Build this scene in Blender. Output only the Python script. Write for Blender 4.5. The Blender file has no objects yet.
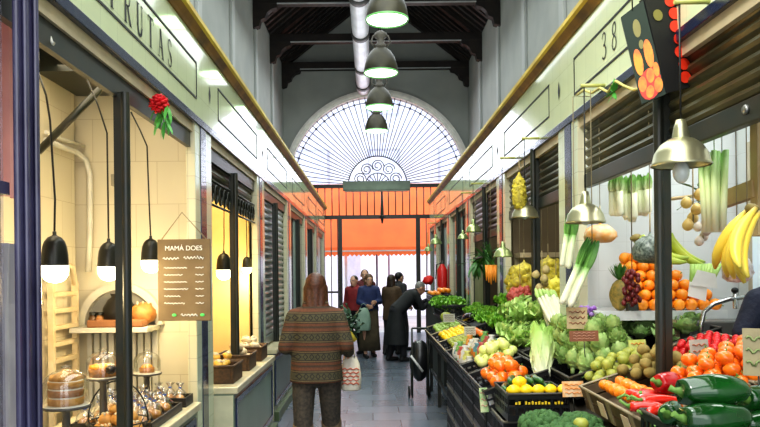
import bpy, bmesh, math, random
from mathutils import Vector, Matrix, Euler
random.seed(7)
PI = math.pi
COL = bpy.context.scene.collection
sc = bpy.context.scene
F = 700.0; VX = 371.5; VY = 273.0; EYE = 1.6; ROLL = math.radians(0.6)

# ---------- camera ----------
cd = bpy.data.cameras.new('camera'); cam = bpy.data.objects.new('camera', cd); COL.objects.link(cam)
cd.sensor_width = 36; cd.lens = F/760*36; cd.shift_x = (380-VX)/760; cd.shift_y = (VY-213.5)/760
cd.clip_start = .05
cam.matrix_world = Matrix.Translation((0, 0, EYE)) @ Matrix.Rotation(PI/2, 4, 'X') @ Matrix.Rotation(-ROLL, 4, 'Z')
sc.camera = cam

def uv(px, py):
    dx, dy = px-VX, VY-py
    c, s = math.cos(ROLL), math.sin(ROLL)
    return (dx*c+dy*s)/F, (-dx*s+dy*c)/F
def P(px, py, d):                       # survey helper: a point at distance d along the hall
    u, v = uv(px, py); return Vector((u*d, d, EYE+v*d))
def PX(px, py, X):                      # ... on the vertical plane x = X
    u, v = uv(px, py); d = X/u; return Vector((X, d, EYE+v*d))
def SZ(X): return .64+.32*X             # sloping top of the produce stand
def S(px, py, h=0):                     # ... on the sloping stand
    u, v = uv(px, py); d = (EYE-.64-h)/(-v+.32*u); return Vector((u*d, d, EYE+v*d))

# ---------- materials ----------
def _n(nt, t, **k):
    n = nt.nodes.new(t)
    for a, b in k.items(): setattr(n, a, b)
    return n
def rgb(c): return (c[0], c[1], c[2], 1)
MATS = {}
def M(name, col, rough=.5, metal=0, col2=None, vs=6, bump=0, bs=60, coat=0, emit=0, ecol=None, alpha=1, sss=0, trans=0, dist=.004):
    if name in MATS: return MATS[name]
    m = bpy.data.materials.new(name); m.use_nodes = True; nt = m.node_tree
    b = nt.nodes['Principled BSDF']
    b.inputs['Base Color'].default_value = rgb(col); b.inputs['Roughness'].default_value = rough
    b.inputs['Metallic'].default_value = metal; b.inputs['Coat Weight'].default_value = coat
    b.inputs['Alpha'].default_value = alpha; b.inputs['Transmission Weight'].default_value = trans
    if sss: b.inputs['Subsurface Weight'].default_value = sss; b.inputs['Subsurface Scale'].default_value = .01
    if emit: b.inputs['Emission Color'].default_value = rgb(ecol or col); b.inputs['Emission Strength'].default_value = emit
    tc = _n(nt, 'ShaderNodeTexCoord')
    c2 = col2 or tuple(x*.82 for x in col)
    nz = _n(nt, 'ShaderNodeTexNoise'); nz.inputs['Scale'].default_value = vs; nz.inputs['Detail'].default_value = 4
    nt.links.new(tc.outputs['Object'], nz.inputs['Vector'])
    rp = _n(nt, 'ShaderNodeValToRGB'); rp.color_ramp.elements[0].position = .35; rp.color_ramp.elements[1].position = .65
    rp.color_ramp.elements[0].color = rgb(c2); rp.color_ramp.elements[1].color = rgb(col)
    nt.links.new(nz.outputs['Fac'], rp.inputs['Fac']); nt.links.new(rp.outputs['Color'], b.inputs['Base Color'])
    if bump:
        n2 = _n(nt, 'ShaderNodeTexNoise'); n2.inputs['Scale'].default_value = bs
        nt.links.new(tc.outputs['Object'], n2.inputs['Vector'])
        bp = _n(nt, 'ShaderNodeBump'); bp.inputs['Strength'].default_value = bump; bp.inputs['Distance'].default_value = dist
        nt.links.new(n2.outputs['Fac'], bp.inputs['Height']); nt.links.new(bp.outputs['Normal'], b.inputs['Normal'])
    MATS[name] = m; return m
def tile(name, col, mortar, w=.15, h=.15, plane='yz', rough=.2, off=0.0, var=.06, ms=.012, coat=0, bump=.3):
    m = M(name, col, rough, coat=coat); nt = m.node_tree; b = nt.nodes['Principled BSDF']
    tc = _n(nt, 'ShaderNodeTexCoord'); sp = _n(nt, 'ShaderNodeSeparateXYZ'); cb = _n(nt, 'ShaderNodeCombineXYZ')
    nt.links.new(tc.outputs['Object'], sp.inputs[0])
    nt.links.new(sp.outputs[plane[0].upper()], cb.inputs[0]); nt.links.new(sp.outputs[plane[1].upper()], cb.inputs[1])
    br = _n(nt, 'ShaderNodeTexBrick'); br.offset = off; br.inputs['Scale'].default_value = 1
    br.inputs['Brick Width'].default_value = w; br.inputs['Row Height'].default_value = h; br.inputs['Mortar Size'].default_value = ms*w/2
    br.inputs['Mortar Smooth'].default_value = .2
    br.inputs['Color1'].default_value = rgb(col); br.inputs['Color2'].default_value = rgb([c*(1-var) for c in col]); br.inputs['Mortar'].default_value = rgb(mortar)
    nt.links.new(cb.outputs[0], br.inputs['Vector']); nt.links.new(br.outputs['Color'], b.inputs['Base Color'])
    bp = _n(nt, 'ShaderNodeBump'); bp.inputs['Strength'].default_value = bump; bp.inputs['Distance'].default_value = .003; bp.invert = True
    nt.links.new(br.outputs['Fac'], bp.inputs['Height']); nt.links.new(bp.outputs['Normal'], b.inputs['Normal'])
    return m
def grad(name, stops, axis='Z', lo=0, hi=1, rough=.5, wave=None, bump=0):   # colour ramp along a local axis
    if name in MATS: return MATS[name]
    m = M(name, stops[0][1], rough); nt = m.node_tree; b = nt.nodes['Principled BSDF']
    tc = _n(nt, 'ShaderNodeTexCoord'); sp = _n(nt, 'ShaderNodeSeparateXYZ'); nt.links.new(tc.outputs['Object'], sp.inputs[0])
    mr = _n(nt, 'ShaderNodeMapRange'); mr.inputs['From Min'].default_value = lo; mr.inputs['From Max'].default_value = hi
    src = sp.outputs[axis]
    nz = _n(nt, 'ShaderNodeTexNoise'); nz.inputs['Scale'].default_value = 30
    nt.links.new(tc.outputs['Object'], nz.inputs['Vector'])
    ma = _n(nt, 'ShaderNodeMath', operation='MULTIPLY_ADD'); ma.inputs[1].default_value = .12*(hi-lo)
    nt.links.new(nz.outputs['Fac'], ma.inputs[0]); nt.links.new(src, ma.inputs[2])
    nt.links.new(ma.outputs[0], mr.inputs['Value'])
    rp = _n(nt, 'ShaderNodeValToRGB'); el = rp.color_ramp.elements
    for i, (p, c) in enumerate(stops):
        e = el[i] if i < 2 else el.new(p); e.position = p; e.color = rgb(c)
    nt.links.new(mr.outputs[0], rp.inputs['Fac']); nt.links.new(rp.outputs['Color'], b.inputs['Base Color'])
    return m
def glass(name, tint=(.9, .95, .95), amt=.12, rough=.03):
    if name in MATS: return MATS[name]
    m = bpy.data.materials.new(name); m.use_nodes = True; nt = m.node_tree; nt.nodes.clear()
    o = _n(nt, 'ShaderNodeOutputMaterial'); t = _n(nt, 'ShaderNodeBsdfTransparent'); g = _n(nt, 'ShaderNodeBsdfGlossy'); mx = _n(nt, 'ShaderNodeMixShader')
    t.inputs['Color'].default_value = rgb(tint); g.inputs['Roughness'].default_value = rough
    lw = _n(nt, 'ShaderNodeLayerWeight'); lw.inputs['Blend'].default_value = .25
    ma = _n(nt, 'ShaderNodeMath', operation='MULTIPLY_ADD'); ma.inputs[1].default_value = .5; ma.inputs[2].default_value = amt*.5
    nt.links.new(lw.outputs['Fresnel'], ma.inputs[0]); nt.links.new(ma.outputs[0], mx.inputs[0])
    nt.links.new(t.outputs[0], mx.inputs[1]); nt.links.new(g.outputs[0], mx.inputs[2]); nt.links.new(mx.outputs[0], o.inputs[0])
    MATS[name] = m; return m

# ---------- mesh helpers ----------
def B(): return bmesh.new()
def box(bm, x0, x1, y0, y1, z0, z1, mi=0):
    v = [bm.verts.new((x, y, z)) for x in (x0, x1) for y in (y0, y1) for z in (z0, z1)]
    for q in ((0,1,3,2),(4,6,7,5),(0,4,5,1),(2,3,7,6),(0,2,6,4),(1,5,7,3)):
        f = bm.faces.new([v[i] for i in q]); f.material_index = mi
    return bm
def poly(bm, pts, mi=0):
    f = bm.faces.new([bm.verts.new(p) for p in pts]); f.material_index = mi; return f
def frames(pts):
    out = []; n = len(pts); up = None
    for i in range(n):
        t = (pts[min(i+1, n-1)]-pts[max(i-1, 0)])
        t = t.normalized() if t.length > 1e-9 else Vector((0, 0, 1))
        if up is None:
            up = Vector((0, 0, 1)) if abs(t.z) < .9 else Vector((0, 1, 0))
        a = t.cross(up).normalized(); up = a.cross(t).normalized(); out.append((t, a, up))
    return out
def tube(bm, pts, r, seg=8, cap=True, flat=1.0, mi=0):
    pts = [Vector(p) for p in pts]; n = len(pts)
    rr = r if isinstance(r, (list, tuple)) else [r]*n
    rings = []
    for (t, a, u), p, q in zip(frames(pts), pts, rr):
        rings.append([bm.verts.new(p+a*math.cos(2*PI*k/seg)*q+u*math.sin(2*PI*k/seg)*q*flat) for k in range(seg)])
    for i in range(n-1):
        for k in range(seg):
            f = bm.faces.new((rings[i][k], rings[i][(k+1) % seg], rings[i+1][(k+1) % seg], rings[i+1][k])); f.material_index = mi; f.smooth = True
    if cap:
        for rg, rev in ((rings[0], 1), (rings[-1], 0)):
            f = bm.faces.new(rg[::-1] if rev else rg); f.material_index = mi
    return bm
def lathe(bm, prof, seg=20, c=(0, 0, 0), mi=0, wob=None):
    c = Vector(c); rings = []
    for j, (r, z) in enumerate(prof):
        ring = []
        for k in range(seg):
            a = 2*PI*k/seg; q = max(r, 1e-4)*(wob(a, j) if wob else 1)
            ring.append(bm.verts.new(c+Vector((q*math.cos(a), q*math.sin(a), z))))
        rings.append(ring)
    for i in range(len(prof)-1):
        for k in range(seg):
            f = bm.faces.new((rings[i][k], rings[i][(k+1) % seg], rings[i+1][(k+1) % seg], rings[i+1][k])); f.material_index = mi; f.smooth = True
    return bm
def ball(bm, c, r, seg=14, rings=9, fn=None, mi=0, rot=None):
    if not isinstance(r, (list, tuple)): r = (r, r, r)
    c = Vector(c); top = None; rg = []
    def pt(th, ph):
        d = Vector((math.sin(th)*math.cos(ph), math.sin(th)*math.sin(ph), math.cos(th)))
        s = fn(d) if fn else 1
        v = Vector((d.x*r[0]*s, d.y*r[1]*s, d.z*r[2]*s))
        if rot: v = rot @ v
        return bm.verts.new(c+v)
    t = pt(0, 0); bt = pt(PI, 0)
    for i in range(1, rings): rg.append([pt(PI*i/rings, 2*PI*k/seg) for k in range(seg)])
    for k in range(seg):
        f = bm.faces.new((t, rg[0][k], rg[0][(k+1) % seg])); f.smooth = True; f.material_index = mi
        f = bm.faces.new((bt, rg[-1][(k+1) % seg], rg[-1][k])); f.smooth = True; f.material_index = mi
        for i in range(len(rg)-1):
            f = bm.faces.new((rg[i][k], rg[i+1][k], rg[i+1][(k+1) % seg], rg[i][(k+1) % seg])); f.smooth = True; f.material_index = mi
    return bm
def cap(bm, a, b, ra, rb, seg=12, flat=1.0):     # tapered limb with round ends
    a = Vector(a); b = Vector(b); L = (b-a).length; t = (b-a)/max(L, 1e-6); pts = []; rr = []
    for k in range(4):
        an = PI/2*(1-k/4); pts.append(a-t*ra*math.sin(an)); rr.append(max(ra*math.cos(an), ra*.05))
    pts += [a, a.lerp(b, .5), b]; rr += [ra, (ra+rb)/2, rb]
    for k in range(1, 5):
        an = PI/2*k/4; pts.append(b+t*rb*math.sin(an)); rr.append(max(rb*math.cos(an), rb*.05))
    tube(bm, pts, rr, seg, True, flat)
def leaf(bm, base, direction, up, L, W, curl=.3, ruff=0, n=6, mi=0, fold=.15, wn=4, ph=0):
    d = Vector(direction).normalized(); up = Vector(up); s = d.cross(up)
    s = s.normalized() if s.length > 1e-5 else Vector((1, 0, 0)); u = s.cross(d).normalized(); base = Vector(base)
    rows = []
    for i in range(n+1):
        t = i/n; w = W*math.sin(PI*min(1, .12+t*.86))**.7*.5
        ctr = base+d*L*t+u*curl*L*t*t
        rows.append([bm.verts.new(ctr+s*w*q+u*(fold*abs(q)*w+ruff*W*math.sin(q*5+t*9+ph)*abs(q))) for q in [(-1+2*j/wn) for j in range(wn+1)]])
    for i in range(n):
        for j in range(wn):
            f = bm.faces.new((rows[i][j], rows[i][j+1], rows[i+1][j+1], rows[i+1][j])); f.smooth = True; f.material_index = mi
def noise_fn(amp, fr, seed=0):
    from mathutils import noise
    return lambda d: 1+amp*noise.noise(d*fr+Vector((seed, seed*2, 0)))
def finish(name, bm, mats, parent=None, shift=False, smooth=False, bevel=0):
    if shift and parent is not None:
        bmesh.ops.translate(bm, verts=bm.verts, vec=-Vector(parent.location))
    bmesh.ops.recalc_face_normals(bm, faces=bm.faces)
    me = bpy.data.meshes.new(name); bm.to_mesh(me); bm.free()
    for m in (mats if isinstance(mats, (list, tuple)) else [mats]): me.materials.append(m)
    if smooth:
        for p in me.polygons: p.use_smooth = True
    o = bpy.data.objects.new(name, me); COL.objects.link(o)
    if parent is not None: o.parent = parent
    if bevel:
        md = o.modifiers.new('bevel', 'BEVEL'); md.width = bevel; md.segments = 2; md.limit_method = 'ANGLE'
    return o
def obj(name, bm, mats, parent=None, **k): return finish(name, bm, mats, parent, **k)
def wobj(name, bm, mats, parent, **k): return finish(name, bm, mats, parent, shift=True, **k)   # built in world coordinates
def tag(o, label, cat, group=None, kind=None):
    o['label'] = label; o['category'] = cat
    if group: o['group'] = group
    if kind: o['kind'] = kind
    return o
def thing(name, label, cat, loc=(0, 0, 0), rz=0, group=None):
    o = bpy.data.objects.new(name, None); COL.objects.link(o); o.location = loc; o.rotation_euler = (0, 0, rz)
    o.empty_display_size = .05
    return tag(o, label, cat, group)
def struct(name, bm, mats, parent=None, **k):
    o = finish(name, bm, mats, parent, **k)
    if parent is None: o['kind'] = 'structure'
    return o
def dup(root, loc=None, rot=None, scale=None, label=None, group=None):
    r = root.copy(); COL.objects.link(r)
    if loc is not None: r.location = loc
    if rot is not None: r.rotation_euler = rot
    if scale is not None: r.scale = (scale, scale, scale) if not isinstance(scale, (tuple, list)) else scale
    if label: r['label'] = label
    if group: r['group'] = group
    for ch in list(root.children):
        c = ch.copy(); COL.objects.link(c); c.parent = r
        for g in list(ch.children):
            d = g.copy(); COL.objects.link(d); d.parent = c
    return r
def scatter(proto, places, label=None, cat=None, group=None):
    """places: list of (loc, rot, scale). The first moves proto itself, the rest are copies."""
    if label: proto['label'] = label
    if cat: proto['category'] = cat
    if group: proto['group'] = group
    out = []
    for i, (l, r, s) in enumerate(places):
        if i == 0:
            o = proto; o.location = l; o.rotation_euler = r; o.scale = (s, s, s) if not isinstance(s, (tuple, list)) else s
        else: o = dup(proto, l, r, s)
        out.append(o)
    return out
def rr(): return (random.uniform(0, 6), random.uniform(0, 6), random.uniform(0, 6))
def rz(t=.3): return (random.uniform(-t, t), random.uniform(-t, t), random.uniform(0, 6.28))
def text_mesh(s, size, mat, parent=None, name='lettering', ext=.001):
    cu = bpy.data.curves.new('t', 'FONT'); cu.body = s; cu.size = size; cu.extrude = ext; cu.align_x = 'CENTER'; cu.align_y = 'CENTER'
    o = bpy.data.objects.new('t', cu); COL.objects.link(o)
    dg = bpy.context.evaluated_depsgraph_get(); me = bpy.data.meshes.new_from_object(o.evaluated_get(dg))
    bpy.data.objects.remove(o); bpy.data.curves.remove(cu)
    me.materials.clear(); me.materials.append(mat)
    n = bpy.data.objects.new(name, me); COL.objects.link(n)
    if parent: n.parent = parent
    return n
GL = {  # roman capitals and figures drawn as strokes: (points, width)
 'F': [([(.15,0),(.15,1)],.13),([(.02,1),(.62,1)],.05),([(.15,.53),(.48,.53)],.05),([(.02,0),(.3,0)],.04),([(.62,1),(.62,.85)],.04)],
 'R': [([(.15,0),(.15,1)],.13),([(.02,1),(.4,1),(.56,.92),(.6,.77),(.55,.62),(.4,.53),(.15,.53)],.06),([(.36,.53),(.66,0)],.12),([(.02,0),(.3,0)],.04),([(.58,0),(.76,0)],.04)],
 'U': [([(.14,1),(.14,.3),(.22,.08),(.36,.01),(.52,.08),(.6,.3)],.12),([(.6,.3),(.6,1)],.05),([(.0,1),(.28,1)],.04),([(.48,1),(.7,1)],.04)],
 'T': [([(.35,0),(.35,1)],.13),([(.02,1),(.68,1)],.05),([(.02,1),(.02,.82)],.04),([(.68,1),(.68,.82)],.04),([(.2,0),(.5,0)],.04)],
 'A': [([(.08,0),(.34,1)],.05),([(.34,1),(.64,0)],.13),([(.17,.35),(.5,.35)],.04),([(-.02,0),(.2,0)],.04),([(.5,0),(.76,0)],.04)],
 'S': [([(.55,.8),(.5,.94),(.33,1),(.16,.93),(.1,.76),(.18,.6),(.34,.51)],.06),([(.34,.51),(.52,.4),(.58,.24)],.12),([(.58,.24),(.5,.06),(.32,0),(.14,.06),(.08,.22)],.06)],
 '3': [([(.1,.82),(.2,.97),(.36,1),(.52,.9),(.52,.68),(.4,.55),(.26,.52)],.07),([(.26,.52),(.46,.48),(.58,.34),(.58,.16),(.44,.02),(.26,0),(.1,.1)],.08)],
 '8': [([(.33,.53),(.17,.63),(.13,.8),(.22,.96),(.35,1),(.49,.95),(.56,.8),(.5,.63),(.33,.53),(.14,.4),(.08,.22),(.18,.05),(.34,0),(.52,.06),(.6,.22),(.52,.4),(.33,.53)],.07)],
}
def glyphs(bm, s, o, ax, up, nrm, h, adv=.95):     # flat ribbons standing .002 off the sign
    o = Vector(o); ax = Vector(ax); up = Vector(up); nrm = Vector(nrm)
    for ch in s:
        for pts, w in GL.get(ch, []):
            p3 = [Vector((p[0]*.85*h, p[1]*h)) for p in pts]
            w *= h
            for a, b in zip(p3[:-1], p3[1:]):
                d = (b-a).normalized(); n = Vector((-d.y, d.x))*w/2; e = d*w*.15
                q = [a-e-n, b+e-n, b+e+n, a-e+n]
                poly(bm, [o+ax*v.x+up*v.y+nrm*.003 for v in q])
        o = o+ax*h*adv
    return bm
def rect_line(bm, p0, p1, y0=None, w=.012, X=0, n=1):   # rectangle outline on plane x = X between (y,z) p0 and p1
    (ya, za), (yb, zb) = p0, p1; e = .004*n
    for (a, b, c, d) in ((ya, yb, za, za+w), (ya, yb, zb-w, zb), (ya, ya+w, za+w, zb-w), (yb-w, yb, za+w, zb-w)):
        box(bm, min(X, X+e), max(X, X+e), a, b, c, d)

def hangup(t, ztop=3.02, mat=None, x=0, y=0):
    """a thin string from a hanging thing straight up to what carries it"""
    bpy.context.view_layer.update()
    z0 = t.location.z; inv = t.matrix_basis.inverted()
    bm = tube(B(), [inv @ Vector((t.location.x, t.location.y, z0)), inv @ Vector((t.location.x, t.location.y, ztop))], .0022/max(t.scale.x, .1), 4)
    return obj('string', bm, mat or M('string', (.3, .25, .15), .7), t)
# ================= SETTING =================
XL, XR = -1.15, 1.36
WL, WR = -2.29, 2.6
DB = [2.45, 4.9, 7.4, 9.9, 12.4, 14.9]
m_wall = M('plaster_grey', (.40, .42, .39), .8, col2=(.34, .36, .34), vs=1.5, bump=.15, bs=30)
m_wallw = M('plaster_white', (.47, .49, .47), .8, col2=(.41, .43, .42), vs=1.5)
m_fascia = tile('cream_glazed_tile', (.74, .82, .53), (.52, .58, .38), .2, .2, 'yz', .10, ms=.012, coat=.5, bump=.12, var=.03)
m_tilep = tile('cream_pillar_tile', (.62, .68, .50), (.36, .38, .28), .15, .15, 'yz', .15, ms=.02)
m_tilex = tile('cream_pillar_tile_end', (.66, .62, .44), (.36, .34, .24), .15, .15, 'xz', .15, ms=.02)
m_navy = M('navy_glaze', (.02, .03, .075), .2, coat=.4)
m_iron = M('dark_green_iron', (.018, .024, .02), .35, col2=(.03, .028, .02), vs=10)
m_cream = M('cream_paint', (.60, .50, .33), .5)
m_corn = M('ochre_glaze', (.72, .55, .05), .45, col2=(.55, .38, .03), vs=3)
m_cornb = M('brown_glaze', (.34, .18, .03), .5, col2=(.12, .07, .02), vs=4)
m_black = M('black_line', (.012, .014, .014), .5)
m_wood = M('black_timber', (.016, .013, .012), .6, col2=(.03, .022, .018), vs=5, bump=.3)
m_board = M('roof_board', (.34, .36, .37), .7, col2=(.24, .26, .27), vs=3)
m_edgelight = M('pale_edge_light', (.45, .47, .47), .6)

# floor: worn blue-grey slabs, damp
m_floor = tile('stone_slabs', (.16, .19, .235), (.06, .07, .085), .6, .4, 'xy', .28, off=.5, ms=.02, var=.35, bump=.4)
nt = m_floor.node_tree; b_ = nt.nodes['Principled BSDF']
nz = nt.nodes.new('ShaderNodeTexNoise'); nz.inputs['Scale'].default_value = 2.5; nz.inputs['Detail'].default_value = 6
mr = nt.nodes.new('ShaderNodeMapRange'); mr.inputs['To Min'].default_value = .08; mr.inputs['To Max'].default_value = .5
nt.links.new(nz.outputs['Fac'], mr.inputs['Value']); nt.links.new(mr.outputs[0], b_.inputs['Roughness'])
struct('floor', box(B(), WL-.2, WR+.2, -2.5, 18.9, -.1, 0), m_floor)
m_street = M('street_paving', (.55, .55, .56), .8, col2=(.45, .45, .46), vs=1)
struct('ground_street', box(B(), -14, 14, 18.9, 40, -.1, -.005), m_street)

struct('wall_left', box(B(), WL-.2, WL, -2.5, 18.5, 0, 7.1), m_wall)
struct('wall_right', box(B(), WR, WR+.2, -2.5, 18.5, 0, 7.1), m_wall)
for i, y in enumerate((9.2, 11.5, 13.9, 16.2)):
    for X0, X1 in ((WL, WL+.05), (WR-.05, WR)):
        struct('trim_%d' % (1+i if X0 < 0 else 11+i), box(B(), X0, X1, y, y+.22, 3.2, 6.9), m_wallw, bevel=.01)
# far wall with arch and gateway
AX, AR, AZ, YW = .19, 2.37, 3.93, 18.5
bm = B(); N = 40
def wall_front(bm, y):
    pts = []
    for k in range(N+1):
        a = PI*k/N; pts.append((AX-AR*math.cos(a), AZ+AR*math.sin(a)))
    zt = 9.35
    for (x0, z0), (x1, z1) in zip(pts[:-1], pts[1:]):
        poly(bm, [(x0, y, z0), (x1, y, z1), (x1, y, zt), (x0, y, zt)])
    poly(bm, [(WL-.2, y, 0), (AX-AR, y, 0), (AX-AR, y, zt), (WL-.2, y, zt)])
    poly(bm, [(AX+AR, y, 0), (WR+.2, y, 0), (WR+.2, y, zt), (AX+AR, y, zt)])
    return pts
pts = wall_front(bm, YW); wall_front(bm, YW+.35)
for (x0, z0), (x1, z1) in zip(pts[:-1], pts[1:]): poly(bm, [(x0, YW, z0), (x1, YW, z1), (x1, YW+.35, z1), (x0, YW+.35, z0)])
for x in (AX-AR, AX+AR): poly(bm, [(x, YW, 0), (x, YW+.35, 0), (x, YW+.35, AZ), (x, YW, AZ)])
struct('wall_far', bm, m_wall)
bm = B()   # pale arch surround
for k in range(N):
    a, c = PI*k/N, PI*(k+1)/N
    for r0, r1, yy in ((AR-.04, AR+.13, YW-.09), (AR+.02, AR+.08, YW-.13)):
        A = [(AX-r*math.cos(t), yv, AZ+r*math.sin(t)) for t in (a, c) for r in (r0, r1) for yv in (yy, YW+.0)]
        poly(bm, [A[0], A[2], A[6], A[4]]); poly(bm, [A[0], A[1], A[5], A[4]]); poly(bm, [A[2], A[3], A[7], A[6]])
struct('trim_21', bm, M('arch_stone', (.95, .93, .86), .6))

# fan window: muntins, inner arcs, ornament, pane
m_munt = M('fan_iron', (.10, .11, .13), .5)
win = struct('window_1', box(B(), AX-AR, AX+AR, YW+.08, YW+.2, AZ-.06, AZ+.03), m_iron)
bm = B(); y = YW+.14
for k in range(1, 46):
    a = PI*k/46; r0 = .75 if k % 2 else .55; r0 = .78
    tube(bm, [(AX-math.cos(a)*r0, y, AZ+math.sin(a)*r0), (AX-math.cos(a)*AR, y, AZ+math.sin(a)*AR)], .011, 4)
for r, w in ((.78, .018), (2.22, .012)):
    tube(bm, [(AX-math.cos(PI*k/48)*r, y, AZ+math.sin(PI*k/48)*r) for k in range(49)], w, 5)
for k in range(1, 46, 2):   # studs at the ray ends
    a = PI*k/46; ball(bm, (AX-math.cos(a)*2.22, y, AZ+math.sin(a)*2.22), .035, 6, 4)
struct('fan_muntin', bm, m_munt, win)
bm = B()    # scrollwork around the hub
for k in range(5):
    a = PI*(k+.5)/5; c = Vector((AX-math.cos(a)*.5, y, AZ+.02+math.sin(a)*.5))
    tube(bm, [c+Vector((math.cos(t)*.17*(1-t/16), 0, math.sin(t)*.17*(1-t/16))) for t in [j*.45 for j in range(26)]], .014, 4)
for k in range(9):
    a = PI*(k+.5)/9; tube(bm, [(AX-math.cos(a)*.12, y, AZ+math.sin(a)*.12), (AX-math.cos(a)*.33, y, AZ+math.sin(a)*.33)], .012, 4)
tube(bm, [(AX-math.cos(PI*k/24)*.33, y, AZ+math.sin(PI*k/24)*.33) for k in range(25)], .014, 4)
struct('scrollwork', bm, m_munt, win)
bm = B(); n = 36
for k in range(n):
    a, c = PI*k/n, PI*(k+1)/n
    poly(bm, [(AX, y+.03, AZ), (AX-AR*math.cos(a), y+.03, AZ+AR*math.sin(a)), (AX-AR*math.cos(c), y+.03, AZ+AR*math.sin(c))])
struct('pane', bm, glass('clear_pane', (.93, .95, 1), .06), win)

# roof
RX, RZ_, EZ = .155, 9.2, 7.12
bm = B()
for s in (WL-.2, WR+.2):
    poly(bm, [(s, -2.5, EZ), (RX, -2.5, RZ_), (RX, 18.85, RZ_), (s, 18.85, EZ)]); poly(bm, [(s, -2.5, EZ+.1), (RX, -2.5, RZ_+.1), (RX, 18.85, RZ_+.1), (s, 18.85, EZ+.1)])
struct('ceiling', bm, m_board)
def beam(bm, a, b, w, h):
    a = Vector(a); b = Vector(b); t = (b-a).normalized(); s = Vector((0, 1, 0)) if abs(t.y) < .5 else Vector((1, 0, 0)); u = s.cross(t).normalized()
    q = [[bm.verts.new(p+s*w/2*i+u*h/2*j) for i, j in ((-1, -1), (1, -1), (1, 1), (-1, 1))] for p in (a, b)]
    for k in range(4): bm.faces.new((q[0][k], q[0][(k+1) % 4], q[1][(k+1) % 4], q[1][k]))
    bm.faces.new(q[0][::-1]); bm.faces.new(q[1])
bm = B(); yy = -2.2
while yy < 18.4:
    for s in (WL, WR): beam(bm, (s, yy, EZ-.02), (RX, yy, RZ_-.1), .11, .12)
    yy += .27
struct('rafters', bm, m_wood); bpy.data.objects['rafters'].name = 'trim_22'
for y0 in (2.4, 4.7, 7.0, 9.3, 11.6, 13.9, 16.2, 18.35):
    t = thing('roof_truss', 'x', 'truss', (0, y0, 6.9), 0)
    order = {18.35: 'black timber roof truss against the far wall above the fan window', 16.2: 'black timber roof truss nearest the far wall but one, above the furthest hanging lamps', 13.9: 'black timber roof truss at the top of the view, closest of the visible three'}
    t['label'] = order.get(y0, 'black timber roof truss high over the near aisle, above the edge of the photo')
    if y0 not in order: t['group'] = 'near roof trusses above the frame'
    bm = B(); box(bm, WL, WR, y0-.1, y0+.1, 6.93, 7.12); wobj('tie_beam', bm, m_wood, t, bevel=.01)
    for s in (WL, WR):
        bm = B(); beam(bm, (s, y0, EZ-.06), (RX, y0, RZ_-.22), .16, .16); wobj('principal_rafter', bm, m_wood, t)
        g = 1 if s < 0 else -1
        bm = B()
        prof = [(0, 6.94), (.5, 6.94), (.47, 6.86), (.36, 6.83), (.28, 6.76), (.24, 6.66), (.15, 6.62), (.12, 6.5), (0, 6.46)]
        A = [bm.verts.new((s+g*p, y0-.09, z)) for p, z in prof]; C_ = [bm.verts.new((s+g*p, y0+.09, z)) for p, z in prof]
        bm.faces.new(A); bm.faces.new(C_[::-1])
        for k in range(len(prof)): bm.faces.new((A[k], A[(k+1) % len(prof)], C_[(k+1) % len(prof)], C_[k]))
        wobj('corbel', bm, m_wood, t)
    bm = B(); box(bm, WL+.48, WR-.48, y0-.115, y0-.095, 6.92, 6.945)  # pale strip stands in for light reflected along the beam's lower edge
    wobj('edge_light_line', bm, m_edgelight, t)

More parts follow.
